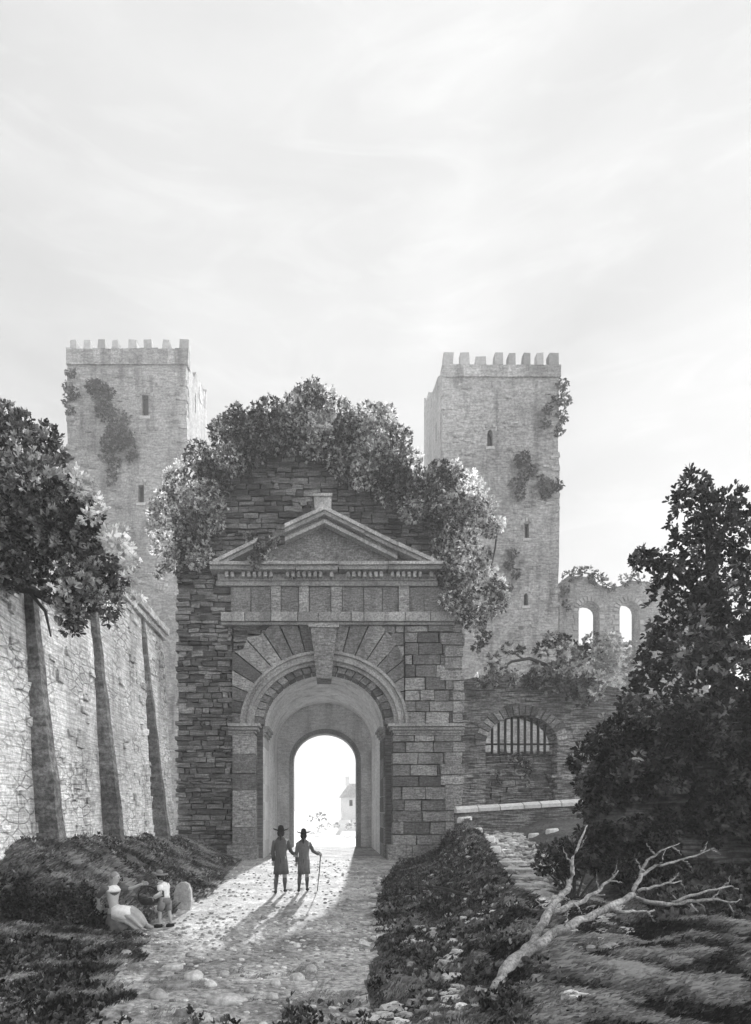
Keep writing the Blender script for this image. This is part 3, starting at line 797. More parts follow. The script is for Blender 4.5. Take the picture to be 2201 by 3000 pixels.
ivy_at('ivy', [(1140,1665,9),(1152,1675,11),(1163,1690,9),(1157,1705,8),(1158,1722,5),(1125,1668,9),(1100,1700,8),(1095,1720,6)], 'ivy trails hanging over the wall that blocks the barred arch', Dd=31.35, size=.13, dens=1.0, droop=.9, stems=False)

# low parapet with pale coping
pp = root('parapet_wall', (P(1140,0,27).x, 27, 1), 'low sloping wall with pale stone coping below the barred arch', 'wall')
A, B = Vector((5.35, 27.9, 0)), Vector((10.4, 27.3, 0))
def cpz(t): return 2.05+.32*t
mb = MB(); n = 24
for i in range(n):
    t0, t1 = i/n, (i+1)/n; a = A.lerp(B, t0); b = A.lerp(B, t1)
    v = [(a.x, a.y, .6), (b.x, b.y, .6), (b.x, b.y, cpz(t1)), (a.x, a.y, cpz(t0))]
    w = [(p[0], p[1]+.45, p[2]) for p in v]
    mb.face(v, .5); mb.face(w[::-1], .5); mb.face([v[3], v[2], w[2], w[3]], .5)
    if i == 0: mb.face([v[0], v[3], w[3], w[0]], .5)
    if i == n-1: mb.face([v[1], w[1], w[2], v[2]], .5)
mb.build('wall', M['rwall'], pp)
t = 0; mb = MB()
while t < 1:
    t1 = min(1, t+R.uniform(.13, .2)); a = A.lerp(B, t); b = A.lerp(B, t1); z0, z1 = cpz(t), cpz(t1); g = .02
    n0 = len(mb.v); 
    for (p, zz) in ((a, z0), (b, z1)):
        gx_ = g if p is a else -g
        for dy, dz in ((-.12, .0), (-.12, .14), (.2, .26), (.5, .16), (.5, 0)):
            mb.v.append((p.x+gx_, p.y+dy, zz+dz+R.uniform(-.012, .012)))
    for k in range(5): kk = (k+1) % 5; mb.f.append((n0+k, n0+5+k, n0+5+kk, n0+kk)); mb.t.append(.6+.4*((int(t*50)) % 2))
    mb.f.append(tuple(n0+k for k in range(5))); mb.t.append(.5); mb.f.append(tuple(n0+5+k for k in reversed(range(5)))); mb.t.append(.5)
    t = t1
mb.build('coping', M['pale'], pp)

# ------------------------------------------------------------------ left buttressed wall
lw = root('buttressed_wall', (-6.9, 20, 0), 'tall pale battered wall with three dark buttresses along the left', 'wall')
XT, XB, ZT = -6.72, -6.16, 9.4
mb = MB(); y0, y1 = 5.0, 28.2; ny, nzz = 90, 40
def wface(y, z):
    k = z/ZT; return XB+(XT-XB)*k+.035*nz(y, z, 3, .8)+.025*nz(y, z, 5, 3)
g0 = len(mb.v)
for j in range(nzz+1):
    for i in range(ny+1):
        y = y0+(y1-y0)*i/ny; z = -.3+(ZT+.3)*j/nzz; mb.v.append((wface(y, z), y, z))
for j in range(nzz):
    for i in range(ny):
        q = g0+j*(ny+1)+i; mb.f.append((q, q+1, q+ny+2, q+ny+1)); mb.t.append(.5)
mb.box(-8.2, -6.85, y0, y1-.3, -.3, ZT-.02, .5)
mb.face([(wface(y1, -.3), y1, -.3), (-8.2, y1, -.3), (-8.2, y1, ZT), (wface(y1, ZT), y1, ZT)], .5)
mb.face([(wface(y1, ZT), y1, ZT), (-8.2, y1, ZT), (-8.2, y0, ZT), (wface(y0, ZT), y0, ZT)], .5)
mb.build('wall', M['sunwall'], lw)
mb = MB()
y = y0
while y < y1:
    l = R.uniform(.9, 1.4); l = min(l, y1-y+.05)
    mb.box(XT-.6, XT+.28, y+.01, y+l-.01, ZT, ZT+.26, None, .012); mb.box(XT-.5, XT+.16, y+.01, y+l-.01, ZT-.22, ZT-.005, .3, .008); y += l
mb.build('coping', M['sunwall'], lw)
mb = MB()                                            # stones showing in the paled wall face
for i in range(520):
    y = R.uniform(12, y1-.3); z = .8+8.2*R.random()**1.3
    if nz(y, z, 40, .55) < -.05: continue
    xx = wface(y, z); w = R.uniform(.2, .55); h = R.uniform(.1, .24)
    mb.box(xx-.1, xx+R.uniform(.025, .07), y, y+w, z, z+h, R.choice((0, .3, 1)), .03)
mb.build('exposed_stones', M['sunwall'], lw)
for D_ in (15.0, 19.4, 25.0):
    mb = MB(); n = 14; wdt = .42; zb, zt = .3, ZT-.25
    rings_ = []
    for i in range(n+1):
        k = i/n; z = zb+(zt-zb)*k; jx = R.uniform(-.02, .02); jy_ = R.uniform(-.015, .015)
        pr = .5*(1-k)**1.1+.07+jx; xw = XB+(XT-XB)*z/ZT; wd = wdt*(1-.45*k)
        rings_.append([(xw-.2, D_-wd/2+jy_, z), (xw+pr, D_-wd/2+jy_, z), (xw+pr, D_+wd/2, z), (xw-.2, D_+wd/2, z)])
    for a, b in zip(rings_, rings_[1:]):
        tone = R.uniform(.25, .75)
        for q in range(4): r = (q+1) % 4; mb.face([a[q], a[r], b[r], b[q]], tone)
    mb.face(rings_[-1], .5); mb.face(rings_[0][::-1], .5)
    mb.build('buttress', M['buttress'], lw)

# ------------------------------------------------------------------ left tree
def limb(mb, pts, r0, r1, n=7):
    k = len(pts); mb.tube(pts, [r0+(r1-r0)*i/(k-1) for i in range(k)], n, rough=.06)
D = 13.6
lt = root('leafy_tree', (-8.9, 14.5, 0), 'large leafy tree leaning in from the left over the pale wall', 'tree')
mb = MB(); B0 = Vector((-8.9, 14.5, 0))
mid = Vector((-8.6, 14.6, 4.5)); top = P(-60, 1250, 14.6)
limb(mb, [B0, mid, top, P(20,1150,14.8), P(60,1040,14.9)], .38, .08)
limb(mb, [top, P(30,1290,14.6), P(75,1300,14.7), P(120,1330,14.8), P(155,1350,14.8)], .14, .04)
limb(mb, [P(0,1200,14.7), P(90,1190,14.8), P(170,1200,14.9), P(240,1220,15)], .13, .03)
limb(mb, [P(10,1150,14.7), P(80,1110,14.8), P(150,1090,15)], .11, .03)
limb(mb, [P(60,1295,14.7), P(100,1345,14.7), P(112,1400,14.8)], .05, .02)
mb.build('trunk', M['bark'], lt)
LB = [(-25,930,40),(15,915,25),(47,935,25),(91,970,32),(36,984,50),(109,1008,36),(73,1057,58),(10,1060,55),(145,1110,50),(55,1130,60),(55,1180,58),(-10,1150,60),(127,1170,50),(180,1140,36),(127,1220,50),(189,1180,40),(218,1239,42),(60,1239,42),(182,1270,42),(182,1311,38),(250,1275,28),(130,1300,30),(240,1330,24),(156,1345,28),(153,1385,16),(235,1355,14),(22,1262,26),(-20,1230,40),(165,1362,18)]
cr = MB(); crown(cr, [(x, y, q*1.12) for x, y, q in LB]+[(-12,940,30),(-15,990,50),(0,1290,22),(5,1020,45)], .125, .95, 13.6, 1.0, 6, .05, .42, .4); cr.build('crown', LF['mid'], lt)
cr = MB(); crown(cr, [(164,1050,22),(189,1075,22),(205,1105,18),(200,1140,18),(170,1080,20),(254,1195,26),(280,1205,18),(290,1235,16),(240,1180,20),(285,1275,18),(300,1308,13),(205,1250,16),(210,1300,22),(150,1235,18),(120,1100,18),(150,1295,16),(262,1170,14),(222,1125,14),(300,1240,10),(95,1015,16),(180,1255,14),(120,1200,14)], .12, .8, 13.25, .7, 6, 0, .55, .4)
cr.build('painted_sun_sprays', LF['light'], lt)  # pale leaf colour paints sun on the edges of the crown

# ------------------------------------------------------------------ right tree
D = 14.0
rb = P(1600, 1900, 14.6)
rt = root('leafy_tree', (rb.x, 14.6, H(rb.x, 14.6)), 'tall dark tree rising at the right edge', 'tree')
mb = MB()
base = Vector((rb.x, 14.6, H(rb.x, 14.6)-.1))
limb(mb, [base, P(1595,1700,14.5), P(1585,1500,14.3), P(1570,1300,14.1), P(1560,1180,14), P(1540,1090,14)], .3, .03)
limb(mb, [P(1575,1350,14.2), P(1530,1300,14.1), P(1480,1250,14), P(1425,1228,14)], .1, .025)
limb(mb, [P(1565,1230,14), P(1595,1160,14), P(1608,1100,14)], .08, .02)
limb(mb, [P(1583,1480,14.3), P(1510,1440,14.1), P(1440,1425,14)], .1, .03)
limb(mb, [P(1566,1200,14), P(1530,1180,14), P(1500,1178,14)], .05, .02)
mb.build('trunk', M['bark'], rt)
RB = [(1524,1068,26),(1503,1095,16),(1545,1080,18),(1500,1118,15),(1547,1118,30),(1606,1088,22),(1595,1115,26),(1625,1125,20),(1650,1135,20),(1570,1150,30),(1506,1180,24),(1530,1170,22),(1600,1170,34),(1640,1190,34),(1550,1205,34),(1418,1225,14),(1434,1232,13),(1408,1236,9),(1478,1240,20),(1460,1262,18),(1500,1260,30),(1545,1265,36),(1600,1250,40),(1650,1260,40),(1460,1300,24),(1500,1310,36),(1560,1320,42),(1620,1330,44),(1670,1340,40),(1480,1355,28),(1530,1370,40),(1590,1390,44),(1650,1410,46),(1440,1408,18),(1465,1400,22),(1420,1425,11),(1410,1440,8),(1455,1440,26),(1500,1430,38),(1560,1450,44),(1620,1470,46),(1670,1480,40),(1412,1462,13),(1440,1480,26),(1420,1500,22),(1480,1490,36),(1540,1520,44),(1610,1540,46),(1395,1530,18),(1380,1552,18)]
cr = MB(); crown(cr, [(x, y, q*1.04) for x, y, q in RB]+[(1415,1222,18),(1430,1232,16),(1450,1238,16),(1396,1232,11),(1488,1080,9),(1478,1098,8),(1520,1042,10),(1545,1052,9),(1575,1090,9),(1630,1088,9),(1490,1125,9),(1476,1150,8),(1483,1185,9),(1492,1208,9),(1462,1215,8),(1445,1262,9),(1436,1290,9),(1432,1330,10),(1440,1365,9),(1425,1395,9),(1398,1488,9),(1385,1515,9),(1362,1560,9),(1530,1130,10),(1400,1245,7),(1392,1228,6)], .13, .72, 14, 1.0, 6, 0, .4, .4); cr.build('crown', LF['dark'], rt)
cr = MB(); crown(cr, [(1540,1385,22,13.3),(1560,1410,24,13.3),(1590,1400,20,13.3),(1620,1440,22,13.3),(1575,1450,20,13.3),(1640,1400,18,13.3),(1530,1350,16,13.3),(1600,1300,16,13.3),(1500,1450,14,13.3),(1600,1490,18,13.2),(1480,1440,14,13.3),(1560,1260,14,13.3),(1630,1240,16,13.3),(1520,1560,18,13.2),(1440,1600,16,13.2),(1590,1560,18,13.2),(1400,1660,14,13.0),(1620,1640,18,13.0)], .13, .5, 13.3, 1.0, 6, 0, .35, .35); cr.build('paler_leaves', LF['mid'], rt)  # paler leaf clumps set forward on the dark crown

# overgrown rock mass under it
rk = root('overgrown_rock', (P(1470,1800,13.6).x, 14, .9), 'dark rock face smothered in ivy below the right tree', 'rock')
mb = MB(); nx_, nz_ = 40, 30
def rockpt(u, v):
    yt = lerp_tab([(0,1700),(.1,1640),(.25,1600),(.4,1560),(.6,1530),(1,1510)], u)
    X = 1282+u*460; Y = yt+(1900-yt)*v
    D_ = 13.9-.5*math.sin(v*2.2)+.45*nz(u*6, v*5, 2)+.2*nz(u*16, v*14, 2)
    X += 12*nz(u*2, v*7, 5)
    return P(X, Y, D_)
for j in range(nz_+1):
    for i in range(nx_+1): mb.v.append(tuple(rockpt(i/nx_, j/nz_)))
for j in range(nz_):
    for i in range(nx_):
        q = j*(nx_+1)+i; mb.f.append((q, q+nx_+1, q+nx_+2, q+1)); mb.t.append(.4)
# back side so that the mass is closed
fr = [rockpt(i/nx_, 0) for i in range(nx_+1)]; lf = [rockpt(0, j/nz_) for j in range(nz_+1)]
for a, b in zip(fr, fr[1:]): mb.face([a, b, b+Vector((1.5, 2.2, -.1)), a+Vector((1.5, 2.2, -.1))], .4); mb.face([a+Vector((1.5,2.2,-.1)), b+Vector((1.5,2.2,-.1)), Vector((b.x+1.6, b.y+2.4, .3)), Vector((a.x+1.6, a.y+2.4, .3))], .4)
for a, b in zip(lf, lf[1:]): mb.face([a, b, b+Vector((1.5, 2.2, 0)), a+Vector((1.5, 2.2, 0))], .4)
mb.build('rock_face', M['core'], rk)
ci = MB()
for i in range(5200):
    u, v = R.random(), R.random()**.85; p = rockpt(u, v)+Vector((0, -.08-R.random()*.25, 0))
    if nz(u*5, v*6, 60) < -.12 and v > .35: continue
    t = min(1, max(0, .35+R.uniform(-.35, .35)+.4*nz(u*9, v*9, 7)))
    for k in range(6):
        d = rdir(); d.y = -abs(d.y); d.z -= .3; d.normalize(); ci.leaf(p, d, .13*R.uniform(.7, 1.3), .055, t)
ci.build('ivy_cover', LF['dark'], rk)
cr = MB(); crown(cr, [(1268,1675,14),(1285,1650,20),(1305,1640,22),(1285,1690,22),(1330,1620,26),(1360,1600,26),(1350,1650,30),(1390,1580,26),(1276,1730,16),(1278,1780,14),(1320,1700,28),(1420,1560,30),(1460,1560,32),(1400,1640,30),(1290,1740,18),(1275,1830,12),(1500,1580,34),(1560,1570,34),(1620,1580,36)], .12, .9, 13.7, .8, 6, .3, .35, .35); cr.build('overhanging_ivy', LF['dark'], rk)
# scrub at its foot
def bush(name, bl, D_, size, m, label, cat='bush', dens=.9, tone=.42, group=None, stems=True, **kw):
    pts = [P(b[0], b[1], D_) for b in bl]; c = sum(pts, Vector())/len(pts); low_ = min(pts, key=lambda p: p.z)
    gz_ = H(c.x, D_)
    r = root(name, (c.x, D_, gz_), label, cat, group)
    cr = MB(); crown(cr, bl, size, dens, D_, .9, 6, 0, tone, .4, .4, **kw); cr.build('foliage', LF[m], r)
    if stems:
        st = MB()
        for p in pts: st.tube([Vector((c.x, D_, gz_-.05)), Vector(((c.x+p.x)/2, D_, (gz_+p.z)/2+.05)), p], [.03, .02, .01], 5)
        st.build('stem', M['bark'], r)
    return r
bush('scrub_bush', [(1200,1880,22),(1235,1870,26),(1265,1865,24),(1225,1905,24),(1260,1905,28),(1190,1905,16),(1240,1935,20),(1300,1890,30),(1340,1900,30),(1385,1905,26)], 13.0, .1, 'dark', 'dark scrub bush at the foot of the ivy-covered rock')
bush('scrub_bush', [(994,1838,12),(985,1862,15),(1005,1868,16),(965,1888,16),(990,1895,18),(930,1905,16),(900,1912,14),(1020,1895,16),(955,1915,18)], 24.5, .14, 'dark', 'dark bush piled against the foot of the right pier')
bush('scrub_bush', [(905,1945,10),(925,1955,13),(1085,1985,16),(1110,1990,18),(1130,2000,16),(1100,2020,18),(1140,2035,14),(1060,2010,14)], 12.5, .075, 'dark', 'low dark brambles on the mound between the path and the stony trail', dens=.7)
# bush on top of the side wall
wb = root('wall_bush', (P(1240,1500,30.6).x, 30.6, gz(1500)), 'spreading bush with arching branches on top of the barred wall', 'bush')
mb = MB(); rt0 = P(1215, 1500, 30.8)
for pts, r in (([rt0, P(1200,1462,30.4), P(1165,1448,30.2), P(1125,1455,30), P(1085,1485,29.9)], .12), ([rt0, P(1235,1450,30.3), P(1215,1410,30.2)], .09), ([rt0, P(1280,1460,30.4), P(1330,1430,30.3)], .1), ([P(1150,1449,30.1), P(1125,1432,30)], .05)):
    limb(mb, pts, r, r*.3)
mb.build('stem', M['bark'], wb)
cr = MB(); crown(cr, [(1118,1425,12),(1138,1432,11),(1088,1450,12),(1100,1470,12),(1078,1470,8),(1195,1430,16),(1215,1402,14),(1235,1412,16),(1190,1470,20),(1215,1480,22),(1170,1495,18),(1130,1492,16),(1085,1490,16),(1060,1495,14),(1240,1470,24),(1245,1440,22),(1275,1430,18),(1300,1408,13),(1205,1510,16),(1240,1505,20),(1280,1500,22),(1310,1515,18),(1255,1525,14),(1285,1545,12),(1330,1580,10)], .2, .85, 30.2, .8, 6, .1, .4, .4); cr.build('foliage', LF['ivy'], wb)
cr = MB(); crown(cr, [(1300,1440,22),(1325,1420,20),(1350,1410,16),(1330,1460,24),(1365,1440,20),(1385,1425,14),(1355,1480,22),(1390,1470,20),(1320,1490,20),(1380,1505,16),(1275,1460,14),(1405,1450,14),(1340,1400,12)], .18, 1.2, 30.5, .8, 6, .1, .5, .4); cr.build('pale_foliage', LF['light'], wb)

# ------------------------------------------------------------------ fallen dead tree
dt = root('dead_tree', (P(1100,2160,7.4).x, 7.4, H(P(1100,2160,7.4).x, 7.4)), 'bleached fallen dead tree with bare forked branches on the right bank', 'dead tree')
def dp(l): return [P(x, y, d) for x, y, d in l]
def dense(pts, n=3, am=.015):
    out = []
    for a, b in zip(pts, pts[1:]):
        for i in range(n): out.append(a.lerp(b, i/n)+(rdir()*am if out else Vector()))
    return out+[pts[-1]]
def dl(l, r0, r1, name='branch'):
    mb = MB(); p = dense(dp(l)); k = len(p); mb.tube(p, [(r0+(r1-r0)*i/(k-1))*.8*min(1, .45+i*.14 if r0 > .08 else 1) for i in range(k)], 9, rough=.2); return mb.build(name, M['deadwood'], dt, True)
dl([(1082,2176,7.2),(1110,2138,7.4),(1140,2105,7.6),(1168,2080,7.8),(1190,2040,8.0),(1205,2005,8.2),(1228,1975,8.4),(1252,1950,8.6)], .085, .045, 'trunk')
dl([(1250,1952,8.6),(1258,1925,8.7),(1257,1900,8.7),(1272,1862,8.8),(1285,1830,8.9),(1292,1815,9.0)], .04, .008)
dl([(1205,2008,8.2),(1240,1998,8.2),(1285,1980,8.3),(1320,1955,8.4),(1345,1932,8.5),(1360,1915,8.6)], .05, .01)
dl([(1305,1966,8.3),(1330,1968,8.2)], .022, .012, 'twig')
dl([(1140,2110,7.6),(1185,2075,7.7),(1230,2045,7.9),(1275,2025,8.1),(1330,2003,8.3),(1370,1980,8.5),(1395,1968,8.6)], .075, .05)
dl([(1392,1970,8.6),(1402,1940,8.7),(1415,1920,8.8),(1445,1905,8.9),(1480,1897,9.0),(1530,1880,9.1),(1570,1865,9.2)], .04, .008)
dl([(1408,1932,8.8),(1418,1900,8.9),(1440,1880,9.0),(1465,1868,9.0),(1495,1855,9.1)], .028, .007)
dl([(1404,1960,8.7),(1440,1950,8.7),(1470,1942,8.7),(1500,1936,8.8)], .026, .007)
dl([(1392,1972,8.6),(1440,1985,8.5),(1485,1990,8.5),(1530,1980,8.6),(1570,1978,8.6),(1600,1985,8.6),(1612,2005,8.6)], .042, .01)
dl([(1480,1985,8.5),(1520,1970,8.5),(1560,1960,8.6),(1605,1950,8.7),(1625,1955,8.7)], .028, .008)
dl([(1520,1988,8.5),(1536,2005,8.4)], .018, .008, 'twig')
dl([(1345,1998,8.3),(1370,2005,8.2),(1400,2006,8.2),(1440,2002,8.2)], .032, .012)
for (x, y, d, dx, dy) in ((1180,2060,7.9,-16,-22),(1208,2000,8.2,-20,-12),(1232,1972,8.4,20,6),(1258,1900,8.7,-14,-20),(1270,1868,8.8,14,-16),(1262,1988,8.2,14,12),(1318,1957,8.4,-4,-20),(1340,1938,8.5,22,2),(1240,2040,7.9,8,-20),(1290,2020,8.1,20,-16),(1418,1918,8.8,-14,-16),(1450,1904,8.9,10,-18),(1500,1890,9.0,14,10),(1540,1877,9.1,12,-14),(1560,1868,9.2,18,6),(1440,1880,9.0,-12,-14),(1480,1862,9.0,14,10),(1470,1942,8.7,16,-12),(1495,1937,8.8,10,12),(1530,1981,8.6,16,12),(1565,1978,8.6,14,-12),(1590,1952,8.7,12,-14),(1600,1985,8.6,22,-4),(1420,2003,8.2,12,10),(1345,1930,8.5,10,-20)):
    dl([(x, y, d), (x+dx*.6, y+dy*.5, d), (x+dx, y+dy*1.1, d+.03), (x+dx*1.4, y+dy*1.9, d+.05)], .015, .004, 'twig')
mb = MB(); c = P(1152, 2110, 7.45); mb.tube([c, c+Vector((.02, -.05, .02))], [.035, .03], 8); mb.build('knot', M['bark'], dt)

# ------------------------------------------------------------------ stones
def hitground(x, y):
    d = 5.0
    while d < 60:
        p = P(x, y, d)
        if p.z <= H(p.x, d): break
        d += .02
    return P(x, y, d).x, d
def stone(x, y, w, label, hr=.45, slab=False, m='rock', group='loose stones on the path', cat='stone', nm='stone', tone=None):
    X, D_ = hitground(x, y); r = w*D_/FPX/2; z = H(X, D_)
    mb = MB(); t = R.random() if tone is None else tone
    if slab:
        n = 9; pts = []
        for i in range(n):
            a = 2*math.pi*i/n; k = R.uniform(.8, 1.1); pts.append((math.cos(a)*r*k, math.sin(a)*r*.75*k))
        h = r*hr
        b0 = len(mb.v)
        for (zz, s) in ((-.06, 1.05), (h*.7, 1), (h, .86)):
            for a, b in pts: mb.v.append((X+a*s, D_+b*s, z+zz+a*.08))
        for L_ in (0, 1):
            for i in range(n): j = (i+1) % n; mb.f.append((b0+L_*n+i, b0+L_*n+j, b0+(L_+1)*n+j, b0+(L_+1)*n+i)); mb.t.append(t)
        mb.f.append(tuple(b0+2*n+i for i in range(n))); mb.t.append(t)
    else: mb.ball((X, D_, z+r*hr*.35), r, r*.8, r*hr*1.5, 12, 8, t, .16, .7, R.uniform(0, 50))
    o = mb.build(nm, M[m], None, not slab); origin_to_base(o, (X, D_, z)); o.rotation_euler = (0, 0, 0)
    return tag(o, label, cat, group)
def z5(x, y): return x*.3635, 1801.4+y*.3635
def z7(x, y): return 187.6+x*.3635, 1726.4+y*.3635
SL = [
 (z5(762,830), 30, 'small round stone at the edge of the path just below the seated woman', 0),
 (z5(688,885), 22, 'pale stone on the left verge, first below the round stone under the woman', 0),
 (z5(1052,900), 50, 'long pale faceted stone on the path below the boy', 1),
 (z5(1172,970), 42, 'dark-sided domed stone directly above the flat rectangular slab', 0),
 (z5(1075,1018), 66, 'flat rectangular slab on the left half of the path', 1),
 (z5(955,1085), 44, 'pale lumpy stone left of and below the flat rectangular slab', 0),
 (z5(1272,1012), 28, 'low stone just right of the flat rectangular slab', 0),
 (z5(1350,950), 26, 'rounded cobble up and right of the domed stone', 0),
 (z5(1152,830), 20, 'pale small stone on the path level with the end of the woman\'s verge', 0),
 (z5(1250,756), 15, 'tiny stone farthest up the left side of the lit path', 0),
 (z5(1245,866), 16, 'tiny half-buried cobble between the faceted stone and the men\'s shadows', 0),
 (z5(1512,1048), 28, 'low oval stone at bottom centre of the path', 0),
 (z5(1370,1105), 84, 'broadest low boulder, half sunk in the middle of the near path', 0),
 (z5(1100,1195), 34, 'stone near the bottom edge left of centre', 0),
 (z5(1230,1222), 40, 'dark stone cut by the bottom edge of the picture', 0),
 (z5(65,752), 22, 'pale stone at the far left under the dark hummock', 0),
 (z5(375,872), 26, 'flat stone among the plants on the left verge', 1),
 (z7(1368,1130), 32, 'domed stone on the right side of the path, upper of a touching pair', 0),
 (z7(1285,1180), 34, 'pale domed stone on the right side, lower left of a touching pair', 0),
 (z7(1150,1210), 26, 'small domed stone at centre right below the men\'s shadows', 0),
 (z7(980,1025), 18, 'small cobble lying between the two men\'s shadow tips', 0),
 (z7(1085,1072), 16, 'small cobble just right of the shadow tips', 0),
 (z7(1135,1292), 28, 'round stone lower right of the broad sunken boulder', 0),
 (z7(1430,1075), 18, 'small stone highest on the right verge of the near path', 0),
 (z7(868,945), 15, 'tiny cobble left of the left man\'s shadow', 0),
 (z7(1040,1296), 22, 'small stone touching the right end of the sunken boulder', 0),
 (z7(1280,980), 18, 'flat cobble right of the right man\'s shadow', 0),
 (z7(1580,755), 26, 'flat pale stone by the right edge of the sunlit path', 1),
 (z7(1500,790), 20, 'smaller flat pale stone left of the one by the right path edge', 1),
]
for (p, w, lb, sl) in SL: stone(p[0], p[1], w, lb, .22 if w > 60 and not sl else (.3 if sl else .5), bool(sl))
def z5b(x, y): return 900.7+x*.4549, 1351+y*.4549
for (q, w, lb) in [((265,985),34,'palest block at the corner where the coping meets the gateway pier'),((318,1040),36,'white block second down the edge of the dark mound'),((365,1085),42,'large white block third down the edge of the dark mound'),((400,1130),38,'white squared block lowest on the edge of the dark mound'),
                ((690,1040),30,'flat white oval stone below the sloping parapet'),((600,1060),26,'small pale stone left of the white oval stone below the parapet'),((610,1385),46,'pale broken slab at the lower end of the stony trail'),((45,1510),30,'pale stone in the brambles above the path edge'),((200,1760),56,'flat pale stone under the root end of the dead tree')]:
    p = z5b(*q); stone(p[0], p[1]+6, w, lb, .5, True, 'pale' if 'white' in lb or 'palest' in lb else 'rock', 'stones along the right-hand trail', tone=.8)
NTH = ['lowest', 'second', 'third', 'fourth', 'fifth', 'sixth', 'seventh', 'eighth']
for i, (x, y, w) in enumerate([(1198,2002,80),(1184,1978,76),(1172,1957,72),(1160,1938,70),(1148,1921,66),(1134,1904,62),(1120,1889,58),(1106,1876,54)]):
    X, D_ = hitground(x, y+2); z = H(X, D_); hw_ = w*D_/FPX/2; mb = MB(); t_ = R.uniform(.45, .9)
    n = 10; fr_ = [(X-hw_+2*hw_*k/n, D_+R.uniform(-.05, .05)+.02*abs(k-n/2)) for k in range(n+1)]
    for zz in (-.12, .10, .115):
        for k, (a, b) in enumerate(fr_): mb.v.append((a, b-(.0 if zz < .11 else -.03), z+zz+R.uniform(-.01, .01)))
        for k, (a, b) in enumerate(reversed(fr_)): mb.v.append((a, b+.55, z+zz+R.uniform(-.01, .01)))
    m_ = 2*(n+1)
    for l in (0, 1):
        for k in range(m_): j = (k+1) % m_; mb.f.append((l*m_+k, l*m_+j, (l+1)*m_+j, (l+1)*m_+k)); mb.t.append(t_)
    mb.f.append(tuple(2*m_+k for k in range(m_))); mb.t.append(t_)
    o = mb.build('stone_step', M['rock']); origin_to_base(o, (X, D_, z)); tag(o, NTH[i]+(' and nearest' if i == 0 else '')+' rough stone step of the trail climbing towards the barred arch', 'step', 'rough stone steps')
# loose gravel on path and trail: nobody could count it
mb = MB()
for i in range(1500):
    y = R.uniform(6.2, 30)**1.0
    if R.random() < .5: y = R.uniform(6.2, 14)
    x = R.uniform(lerp_tab(XL, y), lerp_tab(XR, y)); r = R.uniform(.012, .04)
    mb.ball((x, y, H(x, y)+r*.2), r*1.3, r, r*.7, 6, 4, R.random(), .2, .6, i)
for i in range(900):
    y = R.uniform(9, 26.5); x = lerp_tab(RX, y)+lerp_tab(TR, y)*R.uniform(.55, 1.6); r = R.uniform(.03, .11)
    mb.ball((x, y, H(x, y)+r*.2), r*1.5, r, r*.7, 7, 5, R.random(), .25, .6, i)
for i in range(1500):
    y = R.uniform(6.5, 24); x = R.uniform(XRF(y)-.15, lerp_tab(RX, y)+.4); r = R.uniform(.02, .075)
    if nz(x, y, 71, .9) < .0: continue
    mb.ball((x, y, H(x, y)+r*.4), r*1.5, r, r*.8, 7, 5, R.random(), .3, .6, i)
for i in range(700):
    y = R.uniform(6.3, 12); x = R.uniform(-y*.48, lerp_tab(XL, y)+1.0); r = R.uniform(.015, .05)
    mb.ball((x, y, H(x, y)+r*.3), r*1.4, r, r*.7, 7, 5, R.random(), .3, .6, i)
g = mb.build('gravel', M['rock']); g['kind'] = 'stuff'; tag(g, 'loose gravel and rubble scattered over the path and the stony trail', 'gravel')
# round-topped stone behind the boy
X, D_ = hitground(402, 2000)
mb = MB(); prof_ = [(-.17, -.05), (.17, -.05), (.19, .2), (.18, .4), (.13, .55), (.05, .6), (-.05, .59), (-.13, .52), (-.17, .36), (-.18, .15)]
zb = H(X, D_)
mb.prism([(X+a*1.05, zb+b*1.0) for a, b in prof_], D_-.08, D_+.1, .6); mb.prism([(X+a*.9, zb+.03+b*.93) for a, b in prof_], D_-.11, D_-.079, .4)
o = mb.build('marker_stone', M['rock']); origin_to_base(o, (X, D_, zb)); tag(o, 'upright round-topped stone slab standing behind the boy', 'marker stone')

# ------------------------------------------------------------------ seen through the arch
hx = P(775, 0, 80).x
D = 80
hs = root('cottage', (hx, D, H(hx, D)), 'pale cottage with a hipped roof and chimney seen through the arch', 'house')
z0 = H(hx, D)-.2; ze = P(0, 1753, D).z; zr = P(0, 1722, D).z
a, b = P(752, 0, D).x, P(830, 0, D).x
mb = MB(); mb.box(a, b, D, D+4, z0, ze, .5); mb.build('wall', M['housewall'], hs)
mb = MB()
e = .3
v = [(a-e, D-e, ze), (b+e, D-e, ze), (b+e, D+4+e, ze), (a-e, D+4+e, ze), (a+.9, D+2, zr), (b-.9, D+2, zr)]
for f in ((0,1,5,4),(1,2,5),(2,3,4,5),(3,0,4),(3,2,1,0)): mb.face([v[i] for i in f], .5)
rf = mb.build('roof', M['thatch'], hs)
c = P(765, 0, D).x; mb = MB(); mb.box(c-.22, c+.22, D+1.7, D+2.3, zr-.3, zr+.75, .5); mb.box(c-.27, c+.27, D+1.65, D+2.35, zr+.75, zr+.85, .5); mb.build('chimney', M['housewall'], rf)
for xx in (772, 800):
    q = P(xx, 1766, D); mb = MB(); mb.box(q.x-.18, q.x+.18, D-.03, D+.1, q.z-.35, q.z+.35, .5); w = mb.build('window', M['dark'], hs)
    mb = MB(); mb.box(q.x-.25, q.x+.25, D-.08, D+.1, q.z-.43, q.z-.36, .5); mb.build('sill', M['housewall'], w)
bush('low_bush', [(683,1800,7),(695,1798,8),(705,1795,9),(713,1798,7)], 64, .2, 'light', 'small rounded bush farthest left beyond the arch', tone=.3, stems=False, dens=.5)
